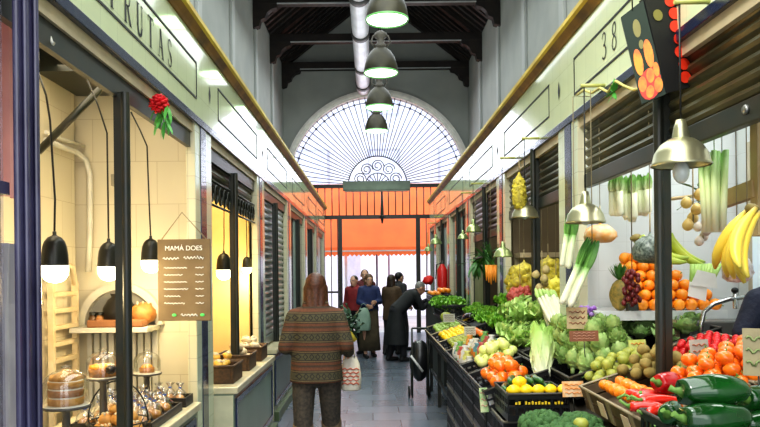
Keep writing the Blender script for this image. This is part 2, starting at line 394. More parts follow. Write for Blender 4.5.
# ---- the two arcades of stalls ----
def side(X, dx, y):  # x offset dx measured from the facade back into the stall
    return X-dx if X < 0 else X+dx
def fbox(bm, X, d0, d1, y0, y1, z0, z1):
    a, c = side(X, d0, 0), side(X, d1, 0); return box(bm, min(a, c), max(a, c), y0, y1, z0, z1)
for X, y1, k in ((XL, 17.5, 31), (XR, 16.2, 41)):
    y0 = -1.5
    struct('trim_%d' % k, fbox(B(), X, 0, .1, y0, y1, 2.65, 3.17), m_fascia)
    struct('trim_%d' % (k+1), fbox(B(), X, -.012, .05, y0, y1, 2.60, 2.652), m_navy, bevel=.004)
    struct('trim_%d' % (k+2), fbox(B(), X, .015, .12, y0, y1, 2.54, 2.60), m_cream)
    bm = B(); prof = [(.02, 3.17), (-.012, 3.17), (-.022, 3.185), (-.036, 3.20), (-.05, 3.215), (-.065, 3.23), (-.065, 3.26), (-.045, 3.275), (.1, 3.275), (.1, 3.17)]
    A = [bm.verts.new((side(X, p, 0), y0, z)) for p, z in prof]; C_ = [bm.verts.new((side(X, p, 0), y1, z)) for p, z in prof]
    for i in range(len(prof)):
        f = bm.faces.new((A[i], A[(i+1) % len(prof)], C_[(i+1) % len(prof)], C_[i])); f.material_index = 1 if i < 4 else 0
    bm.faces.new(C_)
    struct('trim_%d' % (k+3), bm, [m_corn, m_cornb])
    # roof slab over the stalls and upper lining
    W = WL if X < 0 else WR
    struct('trim_%d' % (k+4), box(B(), min(side(X, .08, 0), W), max(side(X, .08, 0), W), y0, y1, 3.02, 3.1), M('stall_ceiling', (.03, .032, .03), .8))
    if X < 0: bm = fbox(B(), X, .03, .06, y0, y1, 2.44, 2.54); struct('trim_%d' % (k+5), bm, m_iron)
    # black line panels and diamonds on the fascia
    bm = B(); n = 1.0 if X < 0 else -1.0
    e = .004*n
    spans = [(a+.4, a+2.2) for a in [-.05]+DB[:(6 if X < 0 else 5)]]
    for a, c in spans:
        for (ya, yb, za, zb) in ((a, c, 2.765, 2.778), (a, c, 3.0, 3.013), (a, a+.01, 2.778, 3.0), (c-.01, c, 2.778, 3.0)):
            box(bm, min(X, X+e), max(X, X+e), ya, yb, za, zb)
        yd = c+.37
        poly(bm, [(X+e, yd-.028, 2.89), (X+e, yd, 2.82), (X+e, yd+.028, 2.89), (X+e, yd, 2.96)])
    struct('trim_%d' % (k+6), bm, m_black)
    # tiled pillars with navy strip
    for i, y in enumerate(DB+([17.3] if X < 0 else [])):
        if i == 0 : continue
        p = struct('trim_%d' % (k+60+i), fbox(B(), X, 0, .06, y-.3, y+.16, 0, 2.6), [m_tilep])
        struct('navy_strip', fbox(B(), X, -.006, .0, y-.17, y-.02, .0, 2.6), m_navy, p)
        struct('pillar_end', fbox(B(), X, .003, .057, y-.304, y-.3, 0, 2.6), m_tilex, p)
# lettering
bm = glyphs(B(), 'FRUTAS', (XL, 3.11, 2.80), (0, 1, 0), (0, 0, 1), (1, 0, 0), .155, 1.13)
o = obj('trim_52', bm, m_black); o['kind'] = 'structure'
bm = glyphs(B(), '38', (XR, 4.09, 2.825), (0, -1, 0), (0, 0, 1), (-1, 0, 0), .15, 1.12)
o = obj('trim_53', bm, m_black); o['kind'] = 'structure'
# ================= GATE, OUTSIDE =================
gx0, gx1 = AX-AR+.02, AX+AR-.02
t = thing('iron_gate', 'tall black iron gate of vertical bars filling the far archway below the fan window', 'gate', (AX, YW+.15, 0))
zm = EYE+56*18.65/700   # middle rail
bm = B(); box(bm, gx0, gx1, YW+.11, YW+.19, zm-.05, zm+.05); wobj('middle_rail', bm, m_iron, t)
bm = B(); n = 25
for k in range(n+1):
    x = gx0+(gx1-gx0)*k/n; tube(bm, [(x, YW+.15, zm), (x, YW+.15, AZ-.05)], .014, 6)
wobj('upper_bars', bm, m_iron, t)
for px in (340.5, 418):
    x = P(px, 260, YW+.15).x
    bm = B(); box(bm, x-.05, x+.05, YW+.1, YW+.2, 0, zm-.05); wobj('gate_post', bm, m_iron, t)
for s, (xa, xb) in enumerate(((gx0+.03, P(338, 260, YW+.15).x), (P(420, 260, YW+.15).x, gx1-.03))):
    bm = B(); m = 7
    for k in range(m+1):
        x = xa+(xb-xa)*k/m; tube(bm, [(x, YW+.15, .05), (x, YW+.15, zm-.05)], .013, 6)
    for z in (.1, 1.1): box(bm, xa, xb, YW+.135, YW+.165, z-.025, z+.025)
    wobj('gate_leaf', bm, m_iron, t)
bm = B(); x = P(382, 200, YW).x; tube(bm, [(x, YW+.08, zm-.18), (x, YW+.08, zm+.0), (x, YW+.08, AZ)], [.02, .05, .02], 8)
ball(bm, (x, YW+.08, zm), .07, 8, 6); wobj('centre_rod', bm, m_iron, t)
a = P(343, 190, YW-.1); c = P(410, 181, YW-.1)
t = thing('strip_light', 'long grey-green metal light box fixed across the base of the fan window', 'light', ((a.x+c.x)/2, YW-.1, a.z))
wobj('housing', box(B(), a.x, c.x, YW-.2, YW+.05, a.z-.02, c.z), M('grey_green_metal', (.20, .25, .20), .5), t, bevel=.01)
wobj('diffuser', box(B(), a.x+.05, c.x-.05, YW-.17, YW+.02, a.z-.045, a.z-.02), M('dull_diffuser', (.4, .45, .4), .4), t)

# orange awning in the street
t = thing('orange_awning', 'wide orange shop awning in the street beyond the iron gate', 'awning', (.3, 21, 2.2))
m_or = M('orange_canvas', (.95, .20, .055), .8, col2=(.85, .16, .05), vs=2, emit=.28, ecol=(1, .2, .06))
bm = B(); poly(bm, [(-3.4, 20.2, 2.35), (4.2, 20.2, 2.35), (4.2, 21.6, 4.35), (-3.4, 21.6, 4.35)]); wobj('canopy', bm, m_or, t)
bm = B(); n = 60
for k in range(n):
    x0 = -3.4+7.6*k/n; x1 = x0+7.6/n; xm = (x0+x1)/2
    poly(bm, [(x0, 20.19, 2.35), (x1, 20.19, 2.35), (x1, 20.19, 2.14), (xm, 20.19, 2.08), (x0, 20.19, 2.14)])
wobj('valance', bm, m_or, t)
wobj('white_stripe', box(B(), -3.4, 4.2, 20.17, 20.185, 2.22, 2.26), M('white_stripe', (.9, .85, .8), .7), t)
for x in (-3.3, 4.1):
    bm = B(); tube(bm, [(x, 20.2, 2.35), (x, 21.7, 2.35), (x, 21.7, 4.3)], .03, 6); wobj('arm', bm, m_iron, t)

# building across the street
t = thing('street_building', 'pale building with tall windows across the bright street beyond the gate', 'building', (0, 26, 0))
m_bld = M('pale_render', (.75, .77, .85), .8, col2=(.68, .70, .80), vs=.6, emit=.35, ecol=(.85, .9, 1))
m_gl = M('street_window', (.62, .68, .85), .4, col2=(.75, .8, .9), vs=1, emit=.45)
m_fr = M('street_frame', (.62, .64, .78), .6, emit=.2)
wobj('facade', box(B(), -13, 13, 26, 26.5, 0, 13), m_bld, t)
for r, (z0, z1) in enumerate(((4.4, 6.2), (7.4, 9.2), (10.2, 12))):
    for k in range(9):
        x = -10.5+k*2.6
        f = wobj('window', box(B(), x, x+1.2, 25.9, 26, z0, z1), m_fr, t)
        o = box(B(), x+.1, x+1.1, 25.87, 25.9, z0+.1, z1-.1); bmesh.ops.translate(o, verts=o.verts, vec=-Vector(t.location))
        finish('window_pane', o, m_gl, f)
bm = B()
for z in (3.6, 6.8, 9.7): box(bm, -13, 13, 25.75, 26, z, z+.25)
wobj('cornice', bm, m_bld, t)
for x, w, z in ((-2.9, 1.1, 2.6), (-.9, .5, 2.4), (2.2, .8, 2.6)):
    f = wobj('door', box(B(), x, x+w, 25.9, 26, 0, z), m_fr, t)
# the shop canopy poles and signs just outside the gate
def outpost(px, w, col, lab, d=20.6, h=2.6, cat='post'):
    p = P(px, 280, d); bm = B(); tube(bm, [(0, 0, 0), (0, 0, h)], w, 8); box(bm, -w*2, w*2, -w*2, w*2, 0, .03)
    o = obj('awning_post', bm, M('post_'+lab[:4], col, .5)); o.location = (p.x, d, 0); tag(o, lab, cat)
outpost(346, .05, (.75, .78, .85), 'white street post left of the doorway beyond the gate')
outpost(377, .03, (.10, .10, .16), 'thin dark street post in the middle of the bright gateway')
outpost(389, .03, (.3, .3, .45), 'slim grey street post just right of the middle of the gateway', 21.4)

# ================= DUCT, HALL LAMPS =================
t = thing('ventilation_duct', 'white metal duct running along the hall under the roof trusses', 'duct', (-.17, 9, 6.5))
m_duct = M('white_duct', (.80, .82, .86), .35, col2=(.62, .64, .68), vs=3)
m_band = M('dark_band', (.06, .06, .06), .5)
bm = B(); tube(bm, [(-.17, -2, 6.42), (-.17, 18.3, 6.42)], .17, 20); wobj('pipe', bm, m_duct, t)
for y in (7.4, 9.7, 12.0, 13.9, 16.2, 17.7):
    bm = B(); tube(bm, [(-.17, y, 6.42), (-.17, y+.22, 6.42)], .185, 20)
    tube(bm, [(-.17, y+.1, 6.6), (-.17, y+.1, 6.85)], .02, 6); wobj('joint_band', bm, m_band, t)
m_hood = M('dark_hood', (.055, .05, .028), .4, metal=.3, col2=(.035, .032, .02))
m_bulbg = M('green_white_glow', (.9, 1, .85), .5, emit=3.2, ecol=(.78, 1, .72))
m_rim = M('green_rim', (.15, .4, .12), .3, emit=.25, ecol=(.3, .9, .3))
names = ['nearest and largest, cut by the top of the photo', 'second from the front', 'third from the front', 'furthest and smallest, just in front of the fan window']
for i, (px, py, w) in enumerate(((387, 20, 43), (381, 73, 34.5), (379.5, 107.5, 28), (376.5, 131, 23.5))):
    D_ = .56; d = D_*F/w; q = P(px, py, d)
    t = thing('pendant_lamp', 'dark dome lamp over the aisle, '+names[i], 'lamp', q, group='dome lamps down the middle of the hall')
    R = D_/2
    bm = B(); lathe(bm, [(R, 0), (R*.99, .05), (R*.93, .14), (R*.8, .25), (R*.6, .34), (R*.4, .39), (R*.28, .41), (.0, .41)], 28)
    lathe(bm, [(R*.97, 0.005), (R*.9, .13), (R*.6, .3), (R*.3, .36), (0, .36)], 24); obj('shade', bm, m_hood, t)
    bm = B(); lathe(bm, [(R*.99, -.012), (R*1.02, 0), (R*1.0, .015)], 28); obj('rim', bm, m_rim, t)
    bm = B(); lathe(bm, [(0, .0), (R*.94, .0), (R*.94, .03), (0, .03)], 24); obj('lens', bm, m_bulbg, t)
    bm = B(); lathe(bm, [(0, .40), (.09, .40), (.09, .46), (.06, .48), (.06, .56), (.1, .58), (.1, .64), (.04, .68), (0, .68)], 14)
    for s in (-1, 1): tube(bm, [(s*.09, 0, .43), (s*.16, 0, .5), (s*.12, 0, .6), (0, 0, .66)], .015, 6)
    obj('bracket', bm, M('grey_bracket', (.12, .11, .09), .5, metal=.5), t)
    bm = B(); tube(bm, [(0, 0, .66), (0, 0, 6.9-q.z if i != 0 else 6.9-q.z)], .012, 6); obj('rod', bm, m_iron, t)
    L = bpy.data.lights.new('l', 'SPOT'); L.energy = 60; L.spot_size = 2.2; L.color = (.85, 1, .8); L.shadow_soft_size = .2
    lo = bpy.data.objects.new('lamp_light', L); COL.objects.link(lo); lo.location = (q.x, q.y, q.z-.05)
# ================= PRODUCE PROTOTYPES =================
def fruit(name, label, cat, r, mat, group, fn=None, stem=None, seg=14, sq=(1, 1, 1)):
    t = thing(name, label, cat, (0, 0, 0), 0, group)
    obj('skin', ball(B(), (0, 0, 0), (r*sq[0], r*sq[1], r*sq[2]), seg, 10, fn), mat, t)
    if stem: obj('stem', stem, M('stem_green', (.16, .32, .06), .6), t)
    return t
m_orange = M('orange_peel', (.95, .33, .015), .35, col2=(.90, .27, .01), vs=5, bump=.25, bs=260, coat=.2)
m_mand = M('mandarin_peel', (.95, .28, .012), .3, col2=(.88, .20, .01), vs=6, bump=.2, bs=200, coat=.3)
m_tom = M('tomato_skin', (.85, .06, .015), .15, col2=(.75, .035, .01), vs=8, coat=.5)
m_tomo = M('orange_tomato', (.95, .25, .015), .18, col2=(.88, .14, .01), vs=12, coat=.5)
m_kiwi = M('kiwi_fuzz', (.38, .29, .09), .8, col2=(.26, .19, .05), vs=20, bump=.5, bs=300)
m_pear = M('pear_skin', (.42, .43, .08), .45, col2=(.28, .31, .05), vs=14)
m_art = M('artichoke_green', (.50, .62, .24), .5, col2=(.26, .42, .12), vs=22)
m_let = M('lettuce_green', (.30, .58, .07), .45, col2=(.14, .38, .03), vs=14)
m_letl = M('pale_lettuce', (.58, .74, .26), .5, col2=(.34, .58, .14), vs=12)
m_dgrn = M('dark_leaf', (.06, .20, .03), .5, col2=(.03, .12, .02), vs=16)
m_pep = M('pepper_green', (.012, .095, .015), .12, col2=(.006, .05, .008), vs=7, coat=.7)
m_pepr = M('pepper_red', (.55, .008, .012), .12, col2=(.40, .004, .008), vs=7, coat=.7)
m_longr = M('long_pepper_red', (.80, .03, .01), .2, col2=(.65, .02, .01), vs=8, coat=.5)
m_stem = M('stem_green', (.16, .32, .06), .6)
m_yel = M('lemon_yellow', (.95, .68, .02), .35, col2=(.9, .55, .01), vs=8)
m_cuc = M('cucumber_green', (.035, .13, .025), .3, col2=(.02, .07, .015), vs=24, coat=.3)
m_broc = M('broccoli_green', (.075, .17, .05), .8, col2=(.04, .11, .03), vs=30, bump=1, bs=220)
m_brocs = M('broccoli_stem', (.30, .42, .16), .6)
m_caul = M('cauliflower_cream', (.82, .78, .58), .7, bump=.8, bs=150)
m_whiteveg = M('blanched_white', (.85, .83, .68), .4, col2=(.75, .74, .55), vs=12)
m_redr = M('radish_red', (.75, .06, .09), .35, col2=(.6, .03, .05), vs=8)
m_str = M('strawberry_red', (.80, .03, .03), .3, col2=(.6, .01, .02), vs=40)

def stem_bm(z, r=.005, h=.012): return tube(B(), [(0, 0, z-.003), (.002, 0, z+h*.6), (.006, 0, z+h)], [r, r*.7, r*.8], 6)
def calyx_bm(z, L=.018, n=5):
    bm = B()
    for k in range(n): a = 2*PI*k/n; leaf(bm, (0, 0, z), (math.cos(a), math.sin(a), .1), (0, 0, 1), L, L*.4, -.3, 0, 3, wn=2)
    tube(bm, [(0, 0, z-.002), (.002, 0, z+.012)], .003, 5); return bm
def mk_orange(lab, grp): return fruit('orange', lab, 'orange', .038, m_orange, grp, noise_fn(.03, 2), calyx_bm(.0375, .005, 5))
def mk_mand(lab, grp): return fruit('mandarin', lab, 'mandarin', .033, m_mand, grp, noise_fn(.04, 2), calyx_bm(.0265, .006, 5), sq=(1, 1, .82))
def mk_tomato(lab, grp, mat=None, r=.036): return fruit('tomato', lab, 'tomato', r, mat or m_tom, grp, lambda d: 1+.04*math.cos(5*math.atan2(d.y, d.x))*(1-abs(d.z))-.12*max(0, d.z-.9)*10*.3, calyx_bm(r*.8, .02), sq=(1, 1, .84))
def mk_kiwi(lab, grp): return fruit('kiwi', lab, 'kiwi', .03, m_kiwi, grp, noise_fn(.04, 2), ball(B(), (.039, 0, 0), (.004, .004, .004), 6, 4), sq=(1.32, 1, .95))
def mk_pear(lab, grp): return fruit('pear', lab, 'pear', .035, m_pear, grp, lambda d: 1-.28*max(0, d.z)**1.5+.25*max(0, d.z-.55), stem_bm(.046, .003, .02), sq=(1, 1, 1.35))
def mk_apple(lab, grp, mat=None, nm='green_apple'): return fruit(nm, lab, 'apple', .036, mat or m_pear, grp, lambda d: 1-.2*max(0, abs(d.z)-.8)*2, stem_bm(.028, .002, .016), sq=(1, 1, .9))
def mk_lemon(lab, grp, nm='lemon'): return fruit(nm, lab, 'lemon', .030, m_yel, grp, lambda d: 1+.28*max(0, abs(d.x)-.82)*3, None, sq=(1.3, 1, 1))
def mk_artichoke(lab, grp):
    t = thing('artichoke', lab, 'artichoke', (0, 0, 0), 0, grp)
    obj('heart', ball(B(), (0, 0, 0), (.042, .042, .045), 12, 8), m_art, t)
    bm = B()
    for r_, (z, rad, n, tilt) in enumerate(((-.03, .03, 9, .2), (-.012, .041, 10, .7), (.008, .042, 9, 1.0), (.024, .034, 7, 1.3), (.036, .02, 5, 1.6))):
        for k in range(n):
            a = 2*PI*(k+.5*(r_ % 2))/n
            leaf(bm, (math.cos(a)*rad*.9, math.sin(a)*rad*.9, z), (math.cos(a)*math.cos(tilt), math.sin(a)*math.cos(tilt), math.sin(tilt)), (-math.cos(a)*math.sin(tilt), -math.sin(a)*math.sin(tilt), math.cos(tilt)), .034, .034, .35, 0, 3, wn=2)
    obj('bracts', bm, m_art, t)
    obj('stem', tube(B(), [(0, 0, -.04), (0, .004, -.075)], [.013, .011], 8), m_brocs, t); return t
def mk_lettuce(lab, grp, mat=None, R=.11, name='lettuce', ruff=.25):
    t = thing(name, lab, name.split('_')[-1], (0, 0, 0), 0, grp); rnd = random.Random(3)
    obj('heart', ball(B(), (0, 0, 0), (R*.5, R*.5, R*.5), 12, 8, noise_fn(.5, 4)), mat or m_let, t)
    bm = B()
    for ring, (n, tilt, L) in enumerate(((9, .15, 1.0), (8, .6, .95), (7, 1.0, .85), (5, 1.35, .7))):
        for k in range(n):
            a = 2*PI*(k+rnd.random()*.5)/n+ring
            leaf(bm, (math.cos(a)*R*.15, math.sin(a)*R*.15, -R*.35+ring*R*.06), (math.cos(a)*math.cos(tilt), math.sin(a)*math.cos(tilt), math.sin(tilt)), (-math.cos(a)*math.sin(tilt), -math.sin(a)*math.sin(tilt), math.cos(tilt)), R*1.1*L, R*.95, .35, ruff, 6, wn=6, ph=k)
    obj('leaves', bm, mat or m_let, t); return t
def mk_pepper(lab, grp, mat, L=.17, R=.045, name='bell_pepper'):
    t = thing(name, lab, 'pepper', (0, 0, 0), 0, grp)
    bm = B(); prof = []
    n = 16
    for i in range(n+1):
        u = i/n; x = (u-.5)*L; r = R*(math.sin(PI*min(1, max(0, u*.97+.015)))**.35)*(1-.18*u)
        if i == 0: r = R*.18; x += L*.07
        if i == 1: r = R*.62; x = -L*.5
        prof.append((max(r, .001), x))
    lathe(bm, prof, 28, wob=lambda a, j: 1+(.10+.02*math.sin(j))*abs(math.cos(2*a+.3+.03*j))-.09+.02*math.sin(3*a+j*.4))
    rm = Matrix.Rotation(PI/2, 4, 'Y'); bmesh.ops.transform(bm, matrix=rm, verts=bm.verts)
    bmesh.ops.holes_fill(bm, edges=bm.edges, sides=40)
    obj('flesh', bm, mat, t, smooth=True)
    bm = B(); tube(bm, [(-L*.43, 0, 0), (-L*.5, .002, .002), (-L*.56, .006, .004), (-L*.62, .014, .01)], [R*.42, R*.22, R*.15, R*.2], 8); obj('stem', bm, m_stem, t); return t
def mk_longpepper(lab, grp, mat, L=.2):
    t = thing('long_pepper', lab, 'pepper', (0, 0, 0), 0, grp)
    pts = [(-L/2+L*i/9, .018*math.sin(i*.45), -.006*math.cos(i*.5)) for i in range(10)]
    bm = tube(B(), pts, [.016, .021, .022, .021, .02, .018, .015, .012, .008, .003], 12); obj('flesh', bm, mat, t)
    bm = tube(B(), [(-L/2, 0, 0), (-L/2-.012, 0, .003), (-L/2-.04, .01, .016)], [.013, .006, .006], 7); obj('stem', bm, m_stem, t); return t
def mk_cuc(lab, grp, L=.2, R=.02):
    t = thing('cucumber', lab, 'cucumber', (0, 0, 0), 0, grp)
    n = 10; pts = [(-L/2+L*i/n, .012*math.sin(i/n*PI), 0) for i in range(n+1)]
    obj('skin', tube(B(), pts, [R*.4, R*.8]+[R]*(n-3)+[R*.8, R*.35], 12), m_cuc, t)
    obj('tip', tube(B(), [(L/2-.002, 0, 0), (L/2+.012, .002, 0)], [.005, .004], 6), m_stem, t); return t
def mk_broc(lab, grp, R=.1, mat=None, nm='broccoli'):
    t = thing(nm, lab, nm, (0, 0, 0), 0, grp); rnd = random.Random(5)
    bm = B()
    for i in range(46):
        u_ = 1-(i+.5)/46*1.05; a = i*2.4; r_ = math.sqrt(max(0, 1-u_*u_)); q = Vector((math.cos(a)*r_*R*.85, math.sin(a)*r_*R*.85, u_*R*.5))
        ball(bm, q, R*rnd.uniform(.2, .27), 8, 6, noise_fn(.5, 5, i))
    obj('florets', bm, mat or m_broc, t)
    bm = B(); tube(bm, [(0, 0, .0), (0, 0, -R*.6)], [R*.35, R*.25], 10)
    for k in range(6): a = k*PI/3; tube(bm, [(0, 0, -R*.4), (math.cos(a)*R*.6, math.sin(a)*R*.6, R*.05)], [R*.12, R*.1], 6)
    obj('stalk', bm, m_brocs, t); return t
def mk_napa(lab, grp, L=.3, R=.075):
    t = thing('chinese_cabbage', lab, 'cabbage', (0, 0, 0), 0, grp)
    m = grad('napa_grad', [(0, (.86, .86, .70)), (.45, (.74, .82, .45)), (1, (.38, .60, .14))], 'Z', 0, L, .4)
    obj('heart', ball(B(), (0, 0, L*.5), (R*.8, R*.8, L*.48), 16, 10, noise_fn(.12, 3)), m, t)
    bm = B()
    for k in range(15):
        a = k*2.4; c, s = math.cos(a), math.sin(a); r = R*(.75+.015*k)
        leaf(bm, (c*r*.8, s*r*.8, .0+.004*k), (c*.16, s*.16, 1), (c, s, -.2), L*random.uniform(.82, 1.0), R*1.5, -.13, .10, 8, wn=6, fold=-.35, ph=k)
    obj('leaves', bm, m, t); return t
def mk_leek(lab, grp, L=.55, R=.016, green=.4, name='leek', n=1, cat=None):
    t = thing(name, lab, cat or name.replace('_', ' '), (0, 0, 0), 0, grp)
    m = grad('leek_grad', [(0, (.88, .86, .72)), (.45, (.80, .84, .55)), (.62, (.22, .45, .10)), (1, (.05, .20, .04))], 'Z', 0, .55, .4)
    for k in range(n):
        a = k*2.4; q = R*1.3*math.sqrt(k); x, y = q*math.cos(a), q*math.sin(a); jz = random.uniform(-.02, .02)
        o = obj('shaft', tube(B(), [(x, y, jz), (x, y, .03), (x*1.05, y*1.05, L*.3), (x, y, L*.62)], [R*.7, R*1.15, R, R*1.1], 10), m, t)
        bm = B()
        for j in range(5): b_ = j*1.3+k; leaf(bm, (x, y, L*.55), (math.cos(b_)*.22+x, math.sin(b_)*.22+y, 1), (math.cos(b_), math.sin(b_), 0), L*random.uniform(.4, .52), R*2.3, -.18, 0, 6, wn=2)
        g_ = obj('leaf_top', bm, m, t)
    return t
def mk_celery(lab, grp, L=.45, R=.035):
    t = thing('celery', lab, 'celery', (0, 0, 0), 0, grp)
    m = grad('celery_grad', [(0, (.88, .88, .68)), (.6, (.70, .80, .40)), (1, (.30, .55, .15))], 'Z', 0, .45, .35)
    bm = B()
    for k in range(11):
        a = k*2.4; q = R*.25*math.sqrt(k); x, y = q*math.cos(a), q*math.sin(a)
        tube(bm, [(x, y, 0), (x*1.3, y*1.3, L*.5), (x*1.6, y*1.6, L)], [.012, .011, .009], 8)
    obj('stalks', bm, m, t); return t
def mk_banana_bunch(lab, loc, rot, n=6, L=.2, green=False, sc_=1, grp=None):
    t = thing('banana_bunch', lab, 'bananas', loc, 0, grp); t.rotation_euler = rot; t.scale = (sc_,)*3
    m = grad('banana_green' if green else 'banana_skin', ([(0, (.25, .40, .06)), (.5, (.60, .64, .08)), (1, (.35, .45, .06))] if green else [(0, (.45, .45, .10)), (.25, (.90, .66, .08)), (.85, (.92, .68, .10)), (1, (.25, .16, .04))]), 'Z', -.2, .02, .4)
    for k in range(n):
        a = (k-(n-1)/2)*.30; row = k % 2; pts = []
        for i in range(9):
            u = i/8; th = u*1.25
            r = .17; x = r*(1-math.cos(th))+.01+row*.014; z = -r*math.sin(th)*1.15
            pts.append(Vector((x*math.cos(a)+.02*math.cos(a), x*math.sin(a)*1.0+math.sin(a)*.045, z)))
        obj('banana', tube(B(), pts, [.007, .011, .017, .0195, .020, .019, .017, .012, .005], 8), m, t)
    obj('crown', ball(B(), (.02, 0, .0), (.022, .04, .016), 10, 6), M('banana_crown', (.22, .17, .05), .7), t); return t

# ---- layout helpers ----
def pack(n, gen, r, tries=400, placed=None, k=1.92):     # random spots at least k*r apart
    placed = [] if placed is None else placed; out = []
    for _ in range(n*tries):
        if len(out) >= n: break
        q = Vector(gen())
        if all((q-p).length > k*max(r, 0)*.5+k*pr*.5 for p, pr in placed): placed.append((q, r)); out.append(q)
    return out
def hexfill(x0, x1, y0, y1, sp, jit=.003, off=0):
    out = []; j = 0; y = y0+sp/2
    while y < y1-sp*.3:
        x = x0+sp/2+(sp/2 if (j+off) % 2 else 0)
        while x < x1-sp*.3: out.append((x+random.uniform(-jit, jit), y+random.uniform(-jit, jit))); x += sp
        y += sp*.9; j += 1
    return out
# ================= LEFT STALLS =================
IB = -2.05
m_int = tile('warm_wall_tile', (.66, .60, .46), (.45, .38, .26), .3, .3, 'yz', .35, ms=.012, off=.5)
m_intx = tile('warm_wall_tile_end', (.66, .60, .46), (.45, .38, .26), .3, .3, 'xz', .35, ms=.012, off=.5)
m_warm = M('ochre_wall', (.72, .55, .27), .6, col2=(.66, .48, .22), vs=2)
struct('wall_bakery_back', box(B(), IB-.05, IB, -1.5, 4.85, 0, 3.02), m_int)
struct('wall_bakery_end', box(B(), WL, XL-.14, 4.92, 5.0, 0, 3.02), m_intx)
struct('wall_second_back', box(B(), IB-.05, IB, 5.0, 7.3, 0, 3.02), m_warm)
struct('wall_second_end', box(B(), WL, XL-.14, 7.36, 7.42, 0, 3.02), m_warm)
m_shopdk = M('stall_dark', (.05, .055, .05), .7)
for i, y in enumerate((9.86, 12.36, 14.86, 17.3)): struct('wall_left_partition_%d' % i, box(B(), WL, XL-.14, y, y+.06, 0, 3.02), m_shopdk)
# iron mullions
def mull(X, y, z0, z1, w=.07):
    bm = B(); a = side(X, .0, 0); r = .022 if X < 0 else .024; lathe(bm, [(r, z0), (r, z1)], 12, (a, y, 0)); fbox(bm, X, .01, .05, y-.015, y+.015, z0, z1); return bm
k = 80
for y in (3.29, 5.95, 8.5, 11.1, 13.5):
    struct('trim_%d' % k, mull(XL, y, .78, 2.46), m_iron); k += 1
for y in (3.30, 5.85, 8.4, 11.0, 13.5):
    struct('trim_%d' % k, mull(XR, y, .2, 2.62), m_iron); k += 1
# blue door post on the near left
m_blue = M('blue_gloss_paint', (.085, .08, .17), .25, col2=(.05, .045, .10), vs=4, coat=.3)
bm = fbox(B(), XL, -.03, -.01, 2.23, 2.375, 0, 2.6); fbox(bm, XL, -.045, -.03, 2.255, 2.28, 0, 2.6); fbox(bm, XL, -.045, -.03, 2.325, 2.35, 0, 2.6)
struct('trim_90', bm, m_blue, bevel=.008)
d1 = struct('door_1', fbox(B(), XL, .0, .05, 1.55, 2.23, 1.86, 1.9), m_blue)
struct('door_glass', fbox(B(), XL, .02, .028, 1.55, 2.23, .3, 2.6), glass('shop_glass', (.9, .9, .95), .2), d1)
struct('door_panel', fbox(B(), XL, .0, .05, 1.55, 2.23, 0, .3), m_blue, d1)
bm = B(); n = 30  # rippled sheet added behind the door glass to imitate its pinkish reflections
for i in range(n):
    a, c = i/n, (i+1)/n
    f = lambda t: -1.36+.02*math.sin(t*50)
    poly(bm, [(f(a), 2.1+.68*a, 1.9), (f(c), 2.1+.68*c, 1.9), (f(c), 2.1+.68*c, 2.95), (f(a), 2.1+.68*a, 2.95)])
o = obj('door_reflection', bm, M('pink_reflection', (.72, .36, .32), .8, col2=(.55, .26, .25), vs=4, emit=.12), smooth=True); tag(o, 'dusky pink sheet behind the glass standing in for its reflections at the upper left edge', 'reflection')
bm = B(); n = 24  # second added sheet imitates the blurry pale reflections lower in the glass
for i in range(n):
    a, c = i/n, (i+1)/n
    f = lambda t: -1.33+.025*math.sin(t*22)
    poly(bm, [(f(a), 2.2+.5*a, .85), (f(c), 2.2+.5*c, .85), (f(c), 2.24+.42*c, 1.5), (f(a), 2.24+.42*a, 1.5)])
    poly(bm, [(f(a), 2.24+.42*a, 1.5), (f(c), 2.24+.42*c, 1.5), (f(c)+.02, 2.36+.2*c, 1.72), (f(a)+.02, 2.36+.2*a, 1.72)])
t = thing('pale_reflection', 'pale grey sheet behind the glass standing in for its reflections at the lower left edge', 'apron', (-1.33, 2.45, 1.8))
wobj('cloth', bm, M('grey_reflection', (.55, .53, .56), .8, col2=(.42, .40, .44), vs=5, emit=.06), t, smooth=True)
wobj('hook', tube(B(), [(-1.33, 2.45, 1.71), (-1.33, 2.45, 1.86), (-1.42, 2.45, 1.88)], .01, 6), m_iron, t)

# dark transom boards and roller box inside the bakery front
m_dkb = M('dark_green_board', (.03, .035, .025), .5, col2=(.05, .04, .02), vs=6)
#struct('trim_91', box(B(), -1.34, -1.22, 2.45, 4.58, 2.46, 2.56), m_dkb)
struct('trim_92', box(B(), IB, -1.55, 4.3, 4.9, 2.86, 3.0), m_iron)
bm = B(); tube(bm, [P(38, 152, 4.25), P(106, 83, 4.25)], .022, 6)
o = obj('brace_bar', bm, m_iron); tag(o, 'dark diagonal iron brace high on the bakery wall', 'brace')

